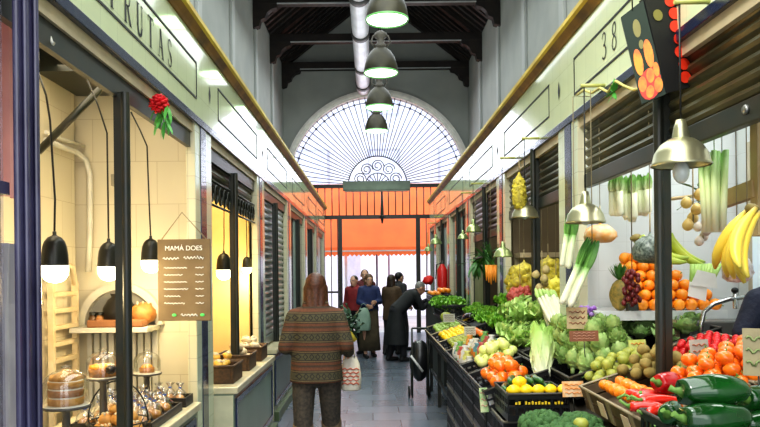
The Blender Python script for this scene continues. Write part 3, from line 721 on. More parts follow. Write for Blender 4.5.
def counter(name, X, d0, d1, y0, y1, zt, lab, col=(.21, .28, .21)):
    t = thing(name, lab, 'counter', ((side(X, (d0+d1)/2, 0)), (y0+y1)/2, 0))
    m_s = M('counter_stone', (.70, .64, .45), .3, col2=(.55, .48, .30), vs=8, coat=.2)
    m_f = M('counter_front_%.2f' % col[1], col, .35, col2=tuple(c*.8 for c in col), vs=2, coat=.2)
    wobj('worktop', fbox(B(), X, d0-.03, d1, y0, y1, zt-.05, zt), m_s, t, bevel=.008)
    wobj('body', fbox(B(), X, d0, d1-.02, y0+.01, y1-.01, .0, zt-.05), m_f, t)
    wobj('end_panel', fbox(B(), X, d0+.005, d1-.03, y0, y0+.012, .0, zt-.06), M('cream_end', (.62, .60, .42), .4), t)
    bm = B()
    for za, zb in ((zt-.13, zt-.09), (.16, .20)): fbox(bm, X, d0-.012, d0, y0+.06, y1-.06, za, zb)
    for ya in (y0+.06, y1-.1): fbox(bm, X, d0-.012, d0, ya, ya+.04, .2, zt-.13)
    wobj('panel_border', bm, m_navy, t)
    wobj('plinth', fbox(B(), X, d0-.05, d0, y0, y1, 0, .1), M('green_plinth', (.10, .14, .07), .4), t)
    return t
counter('bakery_counter', XL, .0, .62, 2.4, 4.58, .77, 'cream-topped bakery counter with pale green front under the hanging lamps')
counter('display_counter', XL, -.14, .45, 5.08, 7.08, .78, 'pale green fronted counter with cream top beside the patterned-coat woman')
counter('display_counter', XL, -.08, .45, 7.6, 9.6, .78, 'dim green counter below the far end of the grey shutter', (.12, .15, .12))

# shutters, closed or rolled
m_shg = M('grey_shutter', (.42, .46, .44), .3, metal=.6, col2=(.30, .34, .32), vs=3)
m_shb = M('brown_shutter', (.13, .12, .06), .32, metal=.5, col2=(.06, .06, .035), vs=3)
def shutter(X, y0, y1, z0, z1, lab, mat, dd=.07, pitch=.075, group=None):
    t = thing('roller_shutter', lab, 'shutter', (side(X, dd, 0), (y0+y1)/2, z0), group=group)
    bm = B(); z = z0+.09; s = -1 if X < 0 else 1
    while z < z1-.02:
        h = min(pitch, z1-z); prof = [(0, 0), (-.012, h*.18), (-.02, h*.45), (-.012, h*.72), (.004, h*.9), (0, h)]
        for (a, p), (c, q) in zip(prof[:-1], prof[1:]):
            f = poly(bm, [(side(X, dd+a, 0), y0, z+p), (side(X, dd+c, 0), y0, z+q), (side(X, dd+c, 0), y1, z+q), (side(X, dd+a, 0), y1, z+p)])
        z += pitch
    wobj('slats', bm, mat, t, smooth=False)
    wobj('bottom_bar', fbox(B(), X, dd-.025, dd+.02, y0, y1, z0, z0+.09), m_iron if mat is m_shb else mat, t, bevel=.006)
    bm = B(); c = side(X, dd-.03, 0); ym = (y0+y1)/2; ball(bm, (c, ym, z0+.05), (.012, .02, .02), 8, 6); wobj('lock', bm, M('lock_metal', (.3, .3, .28), .3, metal=.8), t)
    return t
shutter(XL, 7.58, 9.6, .8, 2.45, 'grey slatted roller shutter pulled down left of the woman', m_shg)
shutter(XL, 5.1, 7.1, 2.18, 2.45, 'raised roller shutter above the warmly lit second stall', m_shb)
m_pale = M('pale_shop_panel', (.42, .50, .46), .4, col2=(.30, .38, .35), vs=3)
def shopfront(X, y0, y1, lab, cols, z0=.0, z1=2.55):
    t = thing('shop_front', lab, 'shop front', (side(X, .08, 0), (y0+y1)/2, 0))
    bm = fbox(B(), X, .06, .12, y0, y1, z0, .75); wobj('base_panel', bm, M('dark_base', (.05, .07, .05), .4), t)
    n = len(cols)
    for i, c in enumerate(cols):
        a = y0+(y1-y0)*i/n; b = y0+(y1-y0)*(i+1)/n
        f = wobj('leaf_frame', fbox(B(), X, .06, .10, a+.01, b-.01, .75, z1), m_iron, t)
        bm = fbox(B(), X, .05, .06, a+.06, b-.06, .85, z1-.1); bmesh.ops.translate(bm, verts=bm.verts, vec=-Vector(t.location)); finish('leaf_panel', bm, c, f)
m_dkg = M('dark_glazing', (.035, .04, .04), .1); m_pw = M('white_glare', (.55, .62, .62), .3)
shopfront(XL, 10.1, 12.1, 'narrow dark shop front, next one past the grey shutter on the left', [m_dkg, m_pale, m_dkg])
shopfront(XL, 12.6, 14.6, 'shop front with pale panels towards the far left end', [m_pale, m_dkg, m_pw])
shopfront(XL, 15.1, 17.1, 'last shop front on the left before the gate', [m_dkg, m_pw, m_dkg])

# ----- hanging bakery lamps -----
m_cap = M('graphite_cap', (.035, .035, .03), .3, metal=.5)
m_glow = M('warm_bulb', (1, .92, .7), .4, emit=9, ecol=(1, .88, .62))
def bak(px, pb, d, R, cord, lab, e=9):
    q = P(px, pb, d); t = thing('bakery_lamp', lab, 'lamp', q, group='small bulb lamps over the bakery counters')
    bm = lathe(B(), [(R*.99, R*1.3), (R*1.0, R*1.42), (R*.95, R*2.1), (R*.87, R*2.7), (R*.73, R*3.1), (R*.5, R*3.4), (R*.25, R*3.52), (R*.14, R*3.6), (R*.14, R*3.85), (0, R*3.9)], 20); obj('cap', bm, m_cap, t)
    bm = B(); lathe(bm, [(0, 0), (R*.42, R*.07), (R*.72, R*.26), (R*.9, R*.55), (R*.97, R*.9), (R*.97, R*1.34), (0, R*1.36)], 20); obj('bulb', bm, m_glow, t)
    pts = [Vector((0, 0, R*3.9))]+[P(x, y, d)-q for x, y in cord]; bm = B(); tube(bm, pts, .005, 5); obj('cord', bm, m_black, t)
    L = bpy.data.lights.new('l', 'POINT'); L.energy = e; L.color = (1, .78, .42); L.shadow_soft_size = R; lo = bpy.data.objects.new('bulb_light', L); COL.objects.link(lo); lo.location = q-Vector((0, 0, .05))
bak(55, 283, 3.25, .062, [(55, 200), (50, 120), (46, 95), (38, 72)], 'bulb lamp with dark cap nearest the blue post, over the cake counter')
bak(109, 281, 3.95, .062, [(108, 200), (107, 133), (98, 105), (85, 75)], 'dark-capped bulb lamp left of the bakery window post')
bak(151, 273, 4.5, .062, [(149, 200), (147, 146), (140, 130), (131, 112)], 'dark-capped bulb lamp just left of the hanging chalkboard')
bak(224, 280, 6.9, .075, [(224, 240), (224, 192), (223, 165)], 'bulb lamp in the ochre stall just right of the tiled pillar', 10)
bak(247, 274, 7.2, .05, [(247, 250), (246, 205)], 'smallest bulb lamp, behind the post of the ochre stall', 5)
# cord of loose cable and pipes on the bakery wall
m_pipe = M('white_pipe', (.68, .66, .58), .35)
bm = B(); tube(bm, [PX(x, y, IB+.03) if x < 82 else P(x, y, 4.88) for x, y in ((46, 140), (60, 146), (76, 152), (86, 160), (90, 175), (90, 230), (88, 272))], .02, 8)
tag(obj('wall_pipe', bm, m_pipe), 'white pipe bending down the bakery wall', 'pipe')
bm = B(); tube(bm, [PX(x, y, IB+.03) if x < 82 else P(x, y, 4.88) for x, y in ((46, 132), (62, 139), (84, 146))], .013, 8)
tag(obj('wall_pipe', bm, m_pipe), 'thin straight white pipe above the bent one on the bakery wall', 'pipe')
bm = B(); tube(bm, [P(x, y, 2.6) for x, y in ((33, 12), (42, 18), (47, 28), (51, 42), (54, 44))], .008, 6)
tag(obj('loose_cable', bm, m_pipe), 'loose white cable dangling at the top of the blue post', 'cable')
p = P(114, 180, 4.86); bm = box(B(), p.x-.02, p.x+.02, 4.85, 4.92, p.z-.04, p.z+.04)
tag(obj('wall_switch', bm, M('switch_grey', (.3, .28, .22), .5), bevel=.004), 'small dark switch plate on the tiled bakery wall', 'switch')

# ladder rack
t = thing('wooden_ladder', 'pale wooden ladder leaning on the bakery back wall behind the first bulb lamp', 'ladder', (-1.95, 4.5, .02))
m_lad = M('pale_wood', (.72, .60, .40), .5, col2=(.62, .48, .28), vs=10)
ya, yb = 4.37, 4.72
for y in (ya, yb):
    bm = B(); beam(bm, (-2.0, y, .0), (-2.0, y, 1.56), .035, .035); wobj('rail', bm, m_lad, t)
bm = B(); tube(bm, [(-2.0, ya, 1.54), (-2.0, ya+.04, 1.66), (-2.0, (ya+yb)/2, 1.70), (-2.0, yb-.04, 1.66), (-2.0, yb, 1.54)], .02, 8); wobj('curved_top', bm, m_lad, t)
for i in range(14):
    z = .12+i*.105; x = -2.0
    bm = box(B(), x-.015, x+.02, ya, yb, z-.014, z+.014); wobj('rung', bm, m_lad, t)

# arched niche with shelf on the end wall
m_wh = M('warm_white', (.70, .66, .55), .5)
n0 = P(86, 325, 4.9); n1 = P(160, 325, 4.9); zc = n0.z
bm = B(); cx = P(122, 325, 4.9).x; R = .245
for i in range(20):
    a, c = PI*i/20, PI*(i+1)/20
    for r0, r1 in ((R, R+.05),):
        A = [(cx+r*math.cos(t_), yy, zc+r*math.sin(t_)) for t_ in (a, c) for r in (r0, r1) for yy in (4.86, 4.92)]
        poly(bm, [A[0], A[2], A[6], A[4]]); poly(bm, [A[0], A[1], A[5], A[4]]); poly(bm, [A[2], A[3], A[7], A[6]])
struct('trim_93', bm, m_wh)
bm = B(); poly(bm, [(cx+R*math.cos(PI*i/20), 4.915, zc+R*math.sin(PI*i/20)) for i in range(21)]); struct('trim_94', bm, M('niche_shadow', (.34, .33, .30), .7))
t = thing('wall_shelf', 'white wall shelf below the arched niche in the bakery', 'shelf', (cx, 4.8, zc-.03))
wobj('board', box(B(), n0.x, n1.x, 4.62, 4.92, zc-.035, zc), m_wh, t, bevel=.004)
bm = B()
for i in range(10): x = n0.x+.03+i*(n1.x-n0.x-.06)/9.; box(bm, x-.018, x+.018, 4.88, 4.92, .5, zc-.035)
wobj('slatted_back', bm, m_wh, t)
m_crust = M('bread_crust', (.50, .22, .06), .5, col2=(.30, .12, .03), vs=20, bump=.5, bs=40)
m_loaf = M('golden_loaf', (.70, .38, .10), .5, col2=(.48, .22, .05), vs=25, bump=.5)
def loafs(name, loc, sc3, mat, lab, cat='bread', grp=None, sc_=0):
    bm = ball(B(), (0, 0, sc3[2]), sc3, 16, 10, noise_fn(.25, 3, random.random()*9)); 
    t = thing(name, lab, cat, loc, random.uniform(0, 3), grp); obj('crust', bm, mat, t)
    bm = B()
    for i in range(3): tube(bm, [(sc3[0]*(-.4+.4*i), -sc3[1]*.45, sc3[2]*1.85), (sc3[0]*(-.35+.4*i), 0, sc3[2]*2.03), (sc3[0]*(-.3+.4*i), sc3[1]*.45, sc3[2]*1.85)], .006, 5)
    obj('score_mark', bm, M('flour', (.8, .7, .5), .8), t); return t
q = P(119, 325, 4.75)
bm = lathe(B(), [(0, 0), (.06, 0), (.105, .05), (.11, .12), (.075, .18), (.05, .2), (.06, .22), (0, .22)], 18)
o = obj('dark_vase', bm, M('black_ceramic', (.015, .013, .012), .3)); o.location = (q.x, 4.76, zc); tag(o, 'black rounded jar standing in the arched niche', 'jar')
o = loafs('fruit_loaf', (P(142, 320, 4.75).x, 4.76, zc), (.09, .07, .08), m_crust, 'red-brown loaf on the shelf right of the black jar')
bm = box(B(), -.2, .17, -.06, .06, 0, .05); o = obj('wooden_tray', bm, M('red_brown_wood', (.35, .15, .06), .6), bevel=.01); o.location = (q.x+.03, 4.68, zc); tag(o, 'low reddish wooden tray along the niche shelf', 'tray')
for i, (px, lab) in enumerate(((93, 'leftmost small dark jar on the niche shelf'), (100, 'small brown jar beside the leftmost one on the niche shelf'))):
    t = thing('small_jar', lab, 'jar', (P(px, 320, 4.7).x, 4.7, zc)); obj('glass', lathe(B(), [(0, 0), (.028, 0), (.03, .06), (.02, .08), (0, .08)], 12), M('jar_brown%d' % i, ((.10, .05, .02), (.35, .16, .05))[i], .2), t); obj('lid', lathe(B(), [(.024, .08), (.024, .1), (0, .1)], 12), m_cap, t)

# cake stands with glass domes
m_dome = glass('dome_glass', (.97, .97, .95), .22)
m_chrome = M('chrome', (.7, .68, .62), .15, metal=1)
def cakestand(px, py, d, R, lab, cake, dome=True, topz=None):
    q = P(px, py, d); t = thing('cake_stand', lab, 'cake stand', (q.x, q.y, .77))
    h = q.z-.77
    bm = lathe(B(), [(0, 0), (R*.55, 0), (R*.5, .015), (.02, .03), (.016, h-.03), (.04, h-.012), (R, h-.01), (R*1.03, h), (0, h)], 24); obj('pedestal', bm, M('dark_plate', (.10, .09, .08), .25), t)
    obj('doily', lathe(B(), [(R*.95, h+.001), (R*.92, h+.004), (0, h+.004)], 20), M('paper', (.75, .72, .62), .8), t)
    if dome:
        obj('glass_dome', lathe(B(), [(R*.93, h+.004), (R*.93, h+R*.9), (R*.8, h+R*1.2), (R*.5, h+R*1.42), (.012, h+R*1.5), (.012, h+R*1.55), (.022, h+R*1.62), (0, h+R*1.7)], 24), m_dome, t)
    if cake: cake(Vector((q.x, q.y, q.z+.005)), R)
def cake_a(q, R):
    t = thing('sponge_cake', 'tall layered orange-brown cake under the dome nearest the blue post', 'cake', q)
    for i in range(3): obj('sponge_layer', lathe(B(), [(0, i*.035), (R*.7, i*.035), (R*.72, i*.035+.02), (R*.7, i*.035+.028), (0, i*.035+.028)], 20), m_loaf if i != 1 else m_crust, t)
    obj('cream_filling', lathe(B(), [(R*.66, .02), (R*.68, .1), (0, .1)], 20), M('cream_white', (.85, .8, .65), .6), t)
    obj('topping', ball(B(), (0, 0, .105), (R*.6, R*.6, .035), 14, 8, noise_fn(.5, 5)), m_loaf, t)
def cake_b(q, R):
    t = thing('fruit_tart', 'orange glazed fruit tart on the second cake stand', 'cake', q)
    obj('crust', lathe(B(), [(0, 0), (R*.75, 0), (R*.82, .04), (R*.74, .04), (R*.7, .03), (0, .03)], 22), m_crust, t)
    bm = B()
    for i in range(14): a = i*2.4; r = R*.58*math.sqrt(i/14); ball(bm, (r*math.cos(a), r*math.sin(a), .045), (.022, .018, .016), 8, 6)
    obj('glazed_fruit', bm, M('orange_glaze', (.95, .45, .04), .2), t)
def cake_c(q, R):
    t = thing('chocolate_cake', 'small cake with orange topping on the stand behind the window post', 'cake', q)
    obj('sponge', lathe(B(), [(0, 0), (R*.5, 0), (R*.52, .03), (0, .035)], 18), m_crust, t); obj('topping', ball(B(), (0, 0, .035), (R*.4, R*.4, .02), 12, 8), M('orange_glaze', (.9, .4, .05), .2), t)
cakestand(66, 405, 2.95, .10, 'dark cake stand with glass dome nearest the blue post', cake_a)
cakestand(103, 377, 3.5, .085, 'cake stand with glass dome left of the window post', cake_b)
cakestand(147, 373, 4.45, .09, 'small cake stand with glass dome right of the window post', cake_c)
o = loafs('dark_bun', tuple(P(111, 374, 3.42)), (.025, .03, .022), M('dark_choc', (.03, .02, .015), .3), 'dark round bun on the tart stand', 'bun')

# wire basket with bread
t = thing('wire_basket', 'black wire basket of rolls standing on the bakery counter', 'basket', tuple(Vector((P(118, 410, 3.5).x, 3.5, .775))))
bm = B()
for z, r in ((.01, .08), (.05, .12), (.1, .15)): tube(bm, [(r*math.cos(k*PI/12), r*math.sin(k*PI/12), z) for k in range(25)], .004, 5)
for k in range(14): a = k*PI/7; tube(bm, [(.06*math.cos(a), .06*math.sin(a), .01), (.12*math.cos(a), .12*math.sin(a), .05), (.15*math.cos(a), .15*math.sin(a), .1)], .003, 4)
obj('wire_frame', bm, m_black, t)
bm = B(); tube(bm, [(.15*math.cos(a), 0, .1+.2*math.sin(a)) for a in [PI*k/14 for k in range(15)]], .004, 5); obj('handle', bm, m_black, t)
bx, by, bz = t.location
r0 = loafs('bread_roll', (0, 0, 0), (.045, .035, .03), m_loaf, 'golden bread roll in the black wire basket', 'bread', 'rolls in the wire basket')
pl = [((bx+.075*math.cos(i*1.05), by+.075*math.sin(i*1.05), bz+.035), (0, 0, i), 1) for i in range(6)]+[((bx+.05*math.cos(i*1.57+.5), by+.05*math.sin(i*1.57+.5), bz+.085), (0, 0, i*2), 1) for i in range(4)]+[((bx, by, bz+.13), (0, 0, 1), 1)]
scatter(r0, pl)

# bagged pastries: loaf in a clear twisted bag
m_bag = glass('clear_bag', (.96, .97, 1), .35, .15)
def bagged(label, grp):
    t = thing('bagged_pastry', label, 'pastry', (0, 0, 0), 0, grp)
    obj('pastry', ball(B(), (0, 0, .035), (.045, .035, .03), 12, 8, noise_fn(.3, 4, 3)), m_loaf, t)
    bm = lathe(B(), [(.045, .002), (.056, .03), (.05, .07), (.028, .1), (.01, .118), (.012, .126), (.035, .16)], 14, wob=lambda a, j: 1+.12*math.sin(a*5+j)); obj('clear_bag', bm, m_bag, t)
    obj('bag_tie', lathe(B(), [(.0125, .114), (.015, .119), (.0125, .124)], 8), M('blue_tie', (.08, .15, .5), .4), t); return t
pl = [((x, y, .783), (0, 0, random.uniform(0, 6)), random.uniform(.85, .95)) for x, y in hexfill(-1.6, -1.17, 3.71, 4.3, .105, .003)]
scatter(bagged('pastry in a clear tied bag heaped on the counter tray below the chalkboard', 'bagged pastries on the bakery counter'), pl)
def tray(name, x0, x1, y0, y1, z, h, mat, lab, cat='tray'):
    t = thing(name, lab, cat, ((x0+x1)/2, (y0+y1)/2, z))
    wobj('base', box(B(), x0, x1, y0, y1, z, z+.012), mat, t)
    bm = B()
    for a in ((x0, x0+.012, y0, y1), (x1-.012, x1, y0, y1), (x0+.012, x1-.012, y0, y0+.012), (x0+.012, x1-.012, y1-.012, y1)): box(bm, *a, z+.0121, z+h)
    wobj('rim', bm, mat, t, bevel=.003); return t
m_traybk = M('black_tray', (.02, .017, .015), .4)
tray('serving_tray', -1.60, -1.17, 3.7, 4.3, .77, .05, m_traybk, 'long black tray holding the bagged pastries on the bakery counter')
tray('serving_tray', -1.42, -1.17, 4.38, 4.56, .77, .06, m_traybk, 'small black tray by the tiled pillar at the end of the bakery counter')
pl = [((-1.37+.07*i, 4.47+.02*(i % 2), .785), (0, 0, i), .8) for i in range(3)]
scatter(bagged('pastry in a clear bag on the small black tray by the tiled pillar', 'bagged pastries by the pillar'), pl)
# second stall display
def basket(x, y, z, lab):
    t = thing('wicker_basket', lab, 'basket', (x, y, z)); m_w = M('dark_wicker', (.05, .028, .012), .6, col2=(.10, .05, .02), vs=60, bump=.8, bs=120)
    obj('weave', box(B(), -.13, .13, -.17, .17, 0, .012), m_w, t); bm = B()
    for a in ((-.14, -.12, -.18, .18), (.12, .14, -.18, .18), (-.12, .12, -.18, -.16), (-.12, .12, .16, .18)): box(bm, *a, .0, .13)
    obj('sides', bm, m_w, t, bevel=.006)
    bm = B(); tube(bm, [(-.14, -.18, .13), (.14, -.18, .13), (.14, .18, .13), (-.14, .18, .13), (-.14, -.18, .13)], .012, 6); obj('rim', bm, m_w, t); return t
basket(-1.18, 5.42, .78, 'dark wicker basket of yellow buns at the near end of the second counter')
basket(-1.18, 6.1, .78, 'dark wicker basket of pale buns further along the second counter')
basket(-1.18, 6.75, .78, 'dark wicker basket at the far end of the second counter, by the stall post')
for (y, lab, mm) in ((5.42, 'yellow bun heaped in the nearest wicker basket', M('yellow_bun', (.85, .55, .12), .4, col2=(.7, .4, .06), vs=12)), (6.1, 'pale bun heaped in the middle wicker basket', M('pale_bun', (.85, .68, .42), .5)), (6.75, 'cream bun heaped in the furthest wicker basket', M('cream_bun', (.8, .7, .5), .5))):
    pl = []
    for L_ in range(3):
        for i in range(9-3*L_): pl.append(((-1.18+random.uniform(-.09, .09)*(1-.25*L_), y+random.uniform(-.13, .13)*(1-.25*L_), .84+.05*L_), rz(), random.uniform(.9, 1.15)))
    scatter(loafs('small_bun', (0, 0, 0), (.042, .036, .028), mm, lab, 'bun', 'buns in wicker basket, '+lab.split()[0]), pl)
# warm stall grille
t = thing('iron_grille', 'ornamental iron grille in the top of the ochre stall front', 'grille', (XL-.03, 5.5, 2.3))
bm = B()
for y0, y1 in ((5.12, 5.88), (6.02, 7.08)):
    for z in (2.12, 2.3): tube(bm, [(XL-.03, y0, z), (XL-.03, y1, z)], .01, 5)
    n = int((y1-y0)/.13)
    for i in range(n): c = y0+(i+.5)*(y1-y0)/n; tube(bm, [(XL-.03, c+.05*math.cos(a), 2.21+.07*math.sin(a)) for a in [k*PI/6 for k in range(13)]], .008, 4)
wobj('scrolls', bm, m_iron, t)

# chalkboard
q = P(184, 280, 4.15)
t = thing('chalkboard', 'brown hanging chalkboard with white handwriting in the bakery window', 'chalkboard', q, math.radians(-4))
w_, h_ = .32, .485
obj('board', box(B(), -w_/2, w_/2, 0, .012, -h_/2, h_/2), M('chalk_brown', (.13, .085, .04), .6, col2=(.20, .14, .07), vs=5), t, bevel=.003)
bm = B()
tube(bm, [(-w_*.42, .006, h_/2), (-.01, .006, h_/2+.16), (w_*.42, .006, h_/2)], .004, 5); obj('hanging_string', bm, M('string', (.3, .25, .15), .7), t)
m_chalk = M('chalk', (.85, .85, .78), .8, emit=.15)
o = text_mesh('MAMÁ DOES', .040, m_chalk, t, 'heading'); o.rotation_euler = (PI/2, 0, 0); o.location = (0, -.004, h_/2-.055)
bm = B()
def scrib(bm, x0, x1, z, a=.008, w=.0022, f=1.0):
    n = int((x1-x0)/.006); pts = [(x0+(x1-x0)*i/n, -.003, z+a*math.sin(i*1.9*f)*random.uniform(.3, 1)) for i in range(n+1)]; tube(bm, pts, w, 4)
scrib(bm, -.125, -.03, h_/2-.115, .013, .003); scrib(bm, .0, .12, h_/2-.112, .013, .003)
for i in range(6): scrib(bm, -.12, random.uniform(-.03, .03), h_/2-.17-.042*i, .006); scrib(bm, .07, .12, h_/2-.17-.042*i, .005)
obj('handwriting', bm, m_chalk, t); bm = B(); scrib(bm, -.02, .08, -h_/2+.035, .009, .003); obj('signature', bm, m_chalk, t)
bm = B()
for x in (-.06, .11): ball(bm, (x, -.004, -h_/2+.035), (.014, .003, .009), 8, 6)
obj('green_mark', bm, M('green_chalk', (.1, .7, .15), .8, emit=.2), t)
bm = B(); tube(bm, [(P(190, 320, 4.7).x, 4.7, .77), (P(188, 130, 4.7).x, 4.7, 2.46)], .012, 6); tag(obj('iron_rod', bm, m_iron), 'thin dark rod standing behind the chalkboard', 'rod')
# carnation garland on the bakery header
q = PX(159, 104, XL+.05)
t = thing('red_carnation', 'red carnation with green leaves tied to the bakery window header', 'flower', q)
bm = B()
for i in range(40):
    u_ = 1-2*(i+.5)/40; a = i*2.4; r_ = math.sqrt(1-u_*u_); d_ = Vector((math.cos(a)*r_, math.sin(a)*r_, u_)); ball(bm, d_*.035, (.02, .02, .008), 7, 5, noise_fn(.6, 3, i), 0, d_.to_track_quat('X', 'Z').to_matrix())
obj('petals', bm, M('carnation_red', (.75, .01, .02), .6, col2=(.5, .005, .01), vs=30), t)
bm = B()
for i in range(22): leaf(bm, (random.uniform(-.02, .05), random.uniform(-.02, .02), random.uniform(-.10, -.01)), (random.uniform(-.3, 1), random.uniform(-.6, .3), random.uniform(-1, -.3)), (0, 0, 1), .09, .02, -.2, 0, 4)
obj('leaves', bm, M('fern_green', (.12, .45, .08), .5, col2=(.06, .28, .04), vs=20), t)
# ================= RIGHT STALLS: SHELL =================
m_wt = tile('white_wall_tile', (.70, .73, .74), (.5, .52, .52), .2, .2, 'xz', .3, ms=.01)
m_wty = tile('white_wall_tile_side', (.66, .70, .71), (.5, .52, .52), .2, .2, 'yz', .3, ms=.01)
struct('wall_fruit_end', box(B(), XR+.14, WR, 4.93, 5.0, 0, 3.02), m_wt)
struct('wall_fruit_back', box(B(), WR-.03, WR, -1.5, 4.9, 0, 3.02), m_wty)
m_brn = M('brown_backdrop', (.17, .13, .08), .7, col2=(.11, .085, .05), vs=2)
struct('wall_yellow_end', box(B(), XR+.14, WR, 7.40, 7.46, 0, 3.02), m_brn)
for i, y in enumerate((9.9, 12.4, 14.9)): struct('wall_right_partition_%d' % i, box(B(), XR+.14, WR, y, y+.06, 0, 3.02), m_brn)
struct('wall_right_end', box(B(), XR+.0, WR, 16.14, 16.2, 0, 3.17), m_wall)
struct('wall_left_end', box(B(), WL, XL, 17.44, 17.5, 0, 3.17), m_wall)
shutter(XR, .6, 4.58, 2.14, 2.6, 'brown roller shutter half rolled up over the stall of oranges and bananas', m_shb, .06, .058)
shutter(XR, 5.06, 7.08, 2.12, 2.6, 'brown roller shutter raised over the stall with yellow net bags', m_shb, .06, .058)
shutter(XR, 7.6, 9.55, 2.0, 2.6, 'reddish brown roller shutter third along the right arcade', M('red_brown_shutter', (.13, .05, .03), .35, metal=.3), .06, .07)
shopfront(XR, 10.1, 12.1, 'dark and pale panelled shop front on the right past the roller shutters', [m_dkg, m_pale, m_dkg], z0=0)
shopfront(XR, 12.6, 14.6, 'glazed shop front on the right near the red extinguisher', [m_pale, m_pw, m_dkg])
shopfront(XR, 15.0, 16.1, 'last pale shop front on the right before the gate', [m_pale, m_dkg])
t = thing('notice_board', 'olive panel standing between the posts of the third stall on the right', 'board', (1.45, 8.9, 1.2))
wobj('panel', box(B(), 1.40, 1.43, 8.55, 9.5, .9, 1.75), M('olive_panel', (.24, .24, .12), .6), t)
bm = B()
for a in ((8.5, 8.55, .85, 1.8), (9.5, 9.55, .85, 1.8), (8.55, 9.5, .85, .9), (8.55, 9.5, 1.75, 1.8)): box(bm, 1.39, 1.44, *a)
wobj('frame', bm, m_iron, t)

# back window with wooden frame, right edge
w2 = struct('window_2', box(B(), WR-.07, WR-.031, 3.0, 4.7, 1.32, 2.45), M('pale_frame', (.55, .50, .38), .5))
bm = B()
for a in ((3.08, 3.82), (3.9, 4.62)):
    for z in ((1.4, 1.86), (1.94, 2.37)): box(bm, WR-.085, WR-.07, a[0], a[1], *z)
struct('window_light', bm, M('window_glow', (.6, .75, .9), .3, emit=.22, ecol=(.75, .88, 1), col2=(.5, .65, .6), vs=4), w2)
# wooden frame rack standing in the stall at the right
m_tan = M('tan_wood', (.50, .38, .20), .5, col2=(.40, .29, .14), vs=6)
t = thing('timber_rack', 'tan wooden rack with a crossbar at the right edge, behind the yellow bananas', 'frame', (1.7, 3.2, 0))
q0 = P(757, 150, 3.0); q1 = P(757, 275, 3.0)
bm = B(); box(bm, q0.x-.01, q0.x+.04, 2.98, 3.04, P(757, 236, 3.0).z, 3.02); wobj('upright', bm, m_tan, t, bevel=.003)
a = P(718, 202, 3.25); c = P(757, 188, 3.0)
bm = B(); beam(bm, a, (c.x, 3.01, c.z), .035, .075); wobj('crossbar', bm, m_tan, t)
# white shelf with oranges on the end wall
s0 = P(597, 312, 4.35); s1 = P(722, 312, 4.35); ZS = s0.z
t = thing('white_shelf', 'white wall shelf carrying the pile of oranges', 'shelf', ((s0.x+s1.x)/2, 4.6, ZS-.05))
wobj('board', box(B(), s0.x, s1.x, 4.3, 4.92, ZS-.045, ZS), M('white_laminate', (.78, .80, .80), .35), t, bevel=.004)
wobj('lip', box(B(), s0.x, s1.x, 4.28, 4.3, ZS-.05, ZS+.008), M('white_laminate', (.78, .80, .80), .35), t)
bm = B()
for x in (s0.x+.1, s1.x-.1): beam(bm, (x, 4.35, ZS-.06), (x, 4.91, ZS-.3), .02, .02); box(bm, x-.01, x+.01, 4.9, 4.92, ZS-.35, ZS-.046)
wobj('bracket', bm, M('bracket_steel', (.4, .4, .4), .4, metal=.8), t)
pl = []; x0 = P(634, 300, 4.4).x; x1 = P(722, 300, 4.4).x; sp = .0765
for L_ in range(6):
    z = ZS+.039+L_*.060; n0_ = 7-L_
    for (x, y) in hexfill(x0+(L_ % 2)*0, x1-L_*.06, 4.33+L_*.045, 4.33+sp*.9*3.2+L_*.045 if L_ else 4.33+sp*.9*4.2, sp, .001, L_):
        pl.append(((x, y, z), rr(), random.uniform(.96, 1.0)))
print('oranges', len(pl))
scatter(mk_orange('round orange in the pyramid heaped on the white wall shelf', 'oranges heaped on the white shelf'), pl)

# ---- hanging rail and hanging produce ----
m_steel = M('rail_steel', (.55, .56, .55), .25, metal=.9)
def rail(a, b, lab, r=.008):
    bm = tube(B(), [a, b], r, 8)
    for k in (0, 1): e = Vector((a, b)[k]); tube(bm, [e, e+Vector((0, 0, 3.02-e.z))], .004, 5)
    tag(obj('hanging_rail', bm, m_steel), lab, 'rail')
ra = P(606, 158, 4.5); rb = P(652, 158, 4.5)
rail((ra.x, 4.5, ra.z), (P(722, 158, 4.5).x, 4.5, ra.z), 'steel rail holding the leeks in front of the white tiled wall')
def hang_flip(o, px, py, d, rzv=0, s=1): # put the top end of a hanging bundle at the pixel
    q = P(px, py, d); o.location = q; o.rotation_euler = (0, 0, rzv); o.scale = (s, s, s); return o
def hook(t, z, L=.05): obj('hook', tube(B(), [(0, 0, z), (0, 0, z+L)], .002, 4), m_steel, t)
for i, (px, py, w, L) in enumerate(((617, 217, 4, .40), (631, 220, 4, .40), (645, 214, 3, .36))):
    q = P(px, py, 4.5)
    o = mk_leek(['bundle of leeks hanging leftmost on the rail, green tops up', 'middle bundle of leeks hanging on the rail', 'leek bundle on the rail nearest the iron post'][i], 'leeks', .34, .022, n=w); o['category'] = 'leeks'; del o['group']
    o.location = (q.x, 4.5, q.z); o.scale = (1, 1, (ra.z-q.z)/.50)
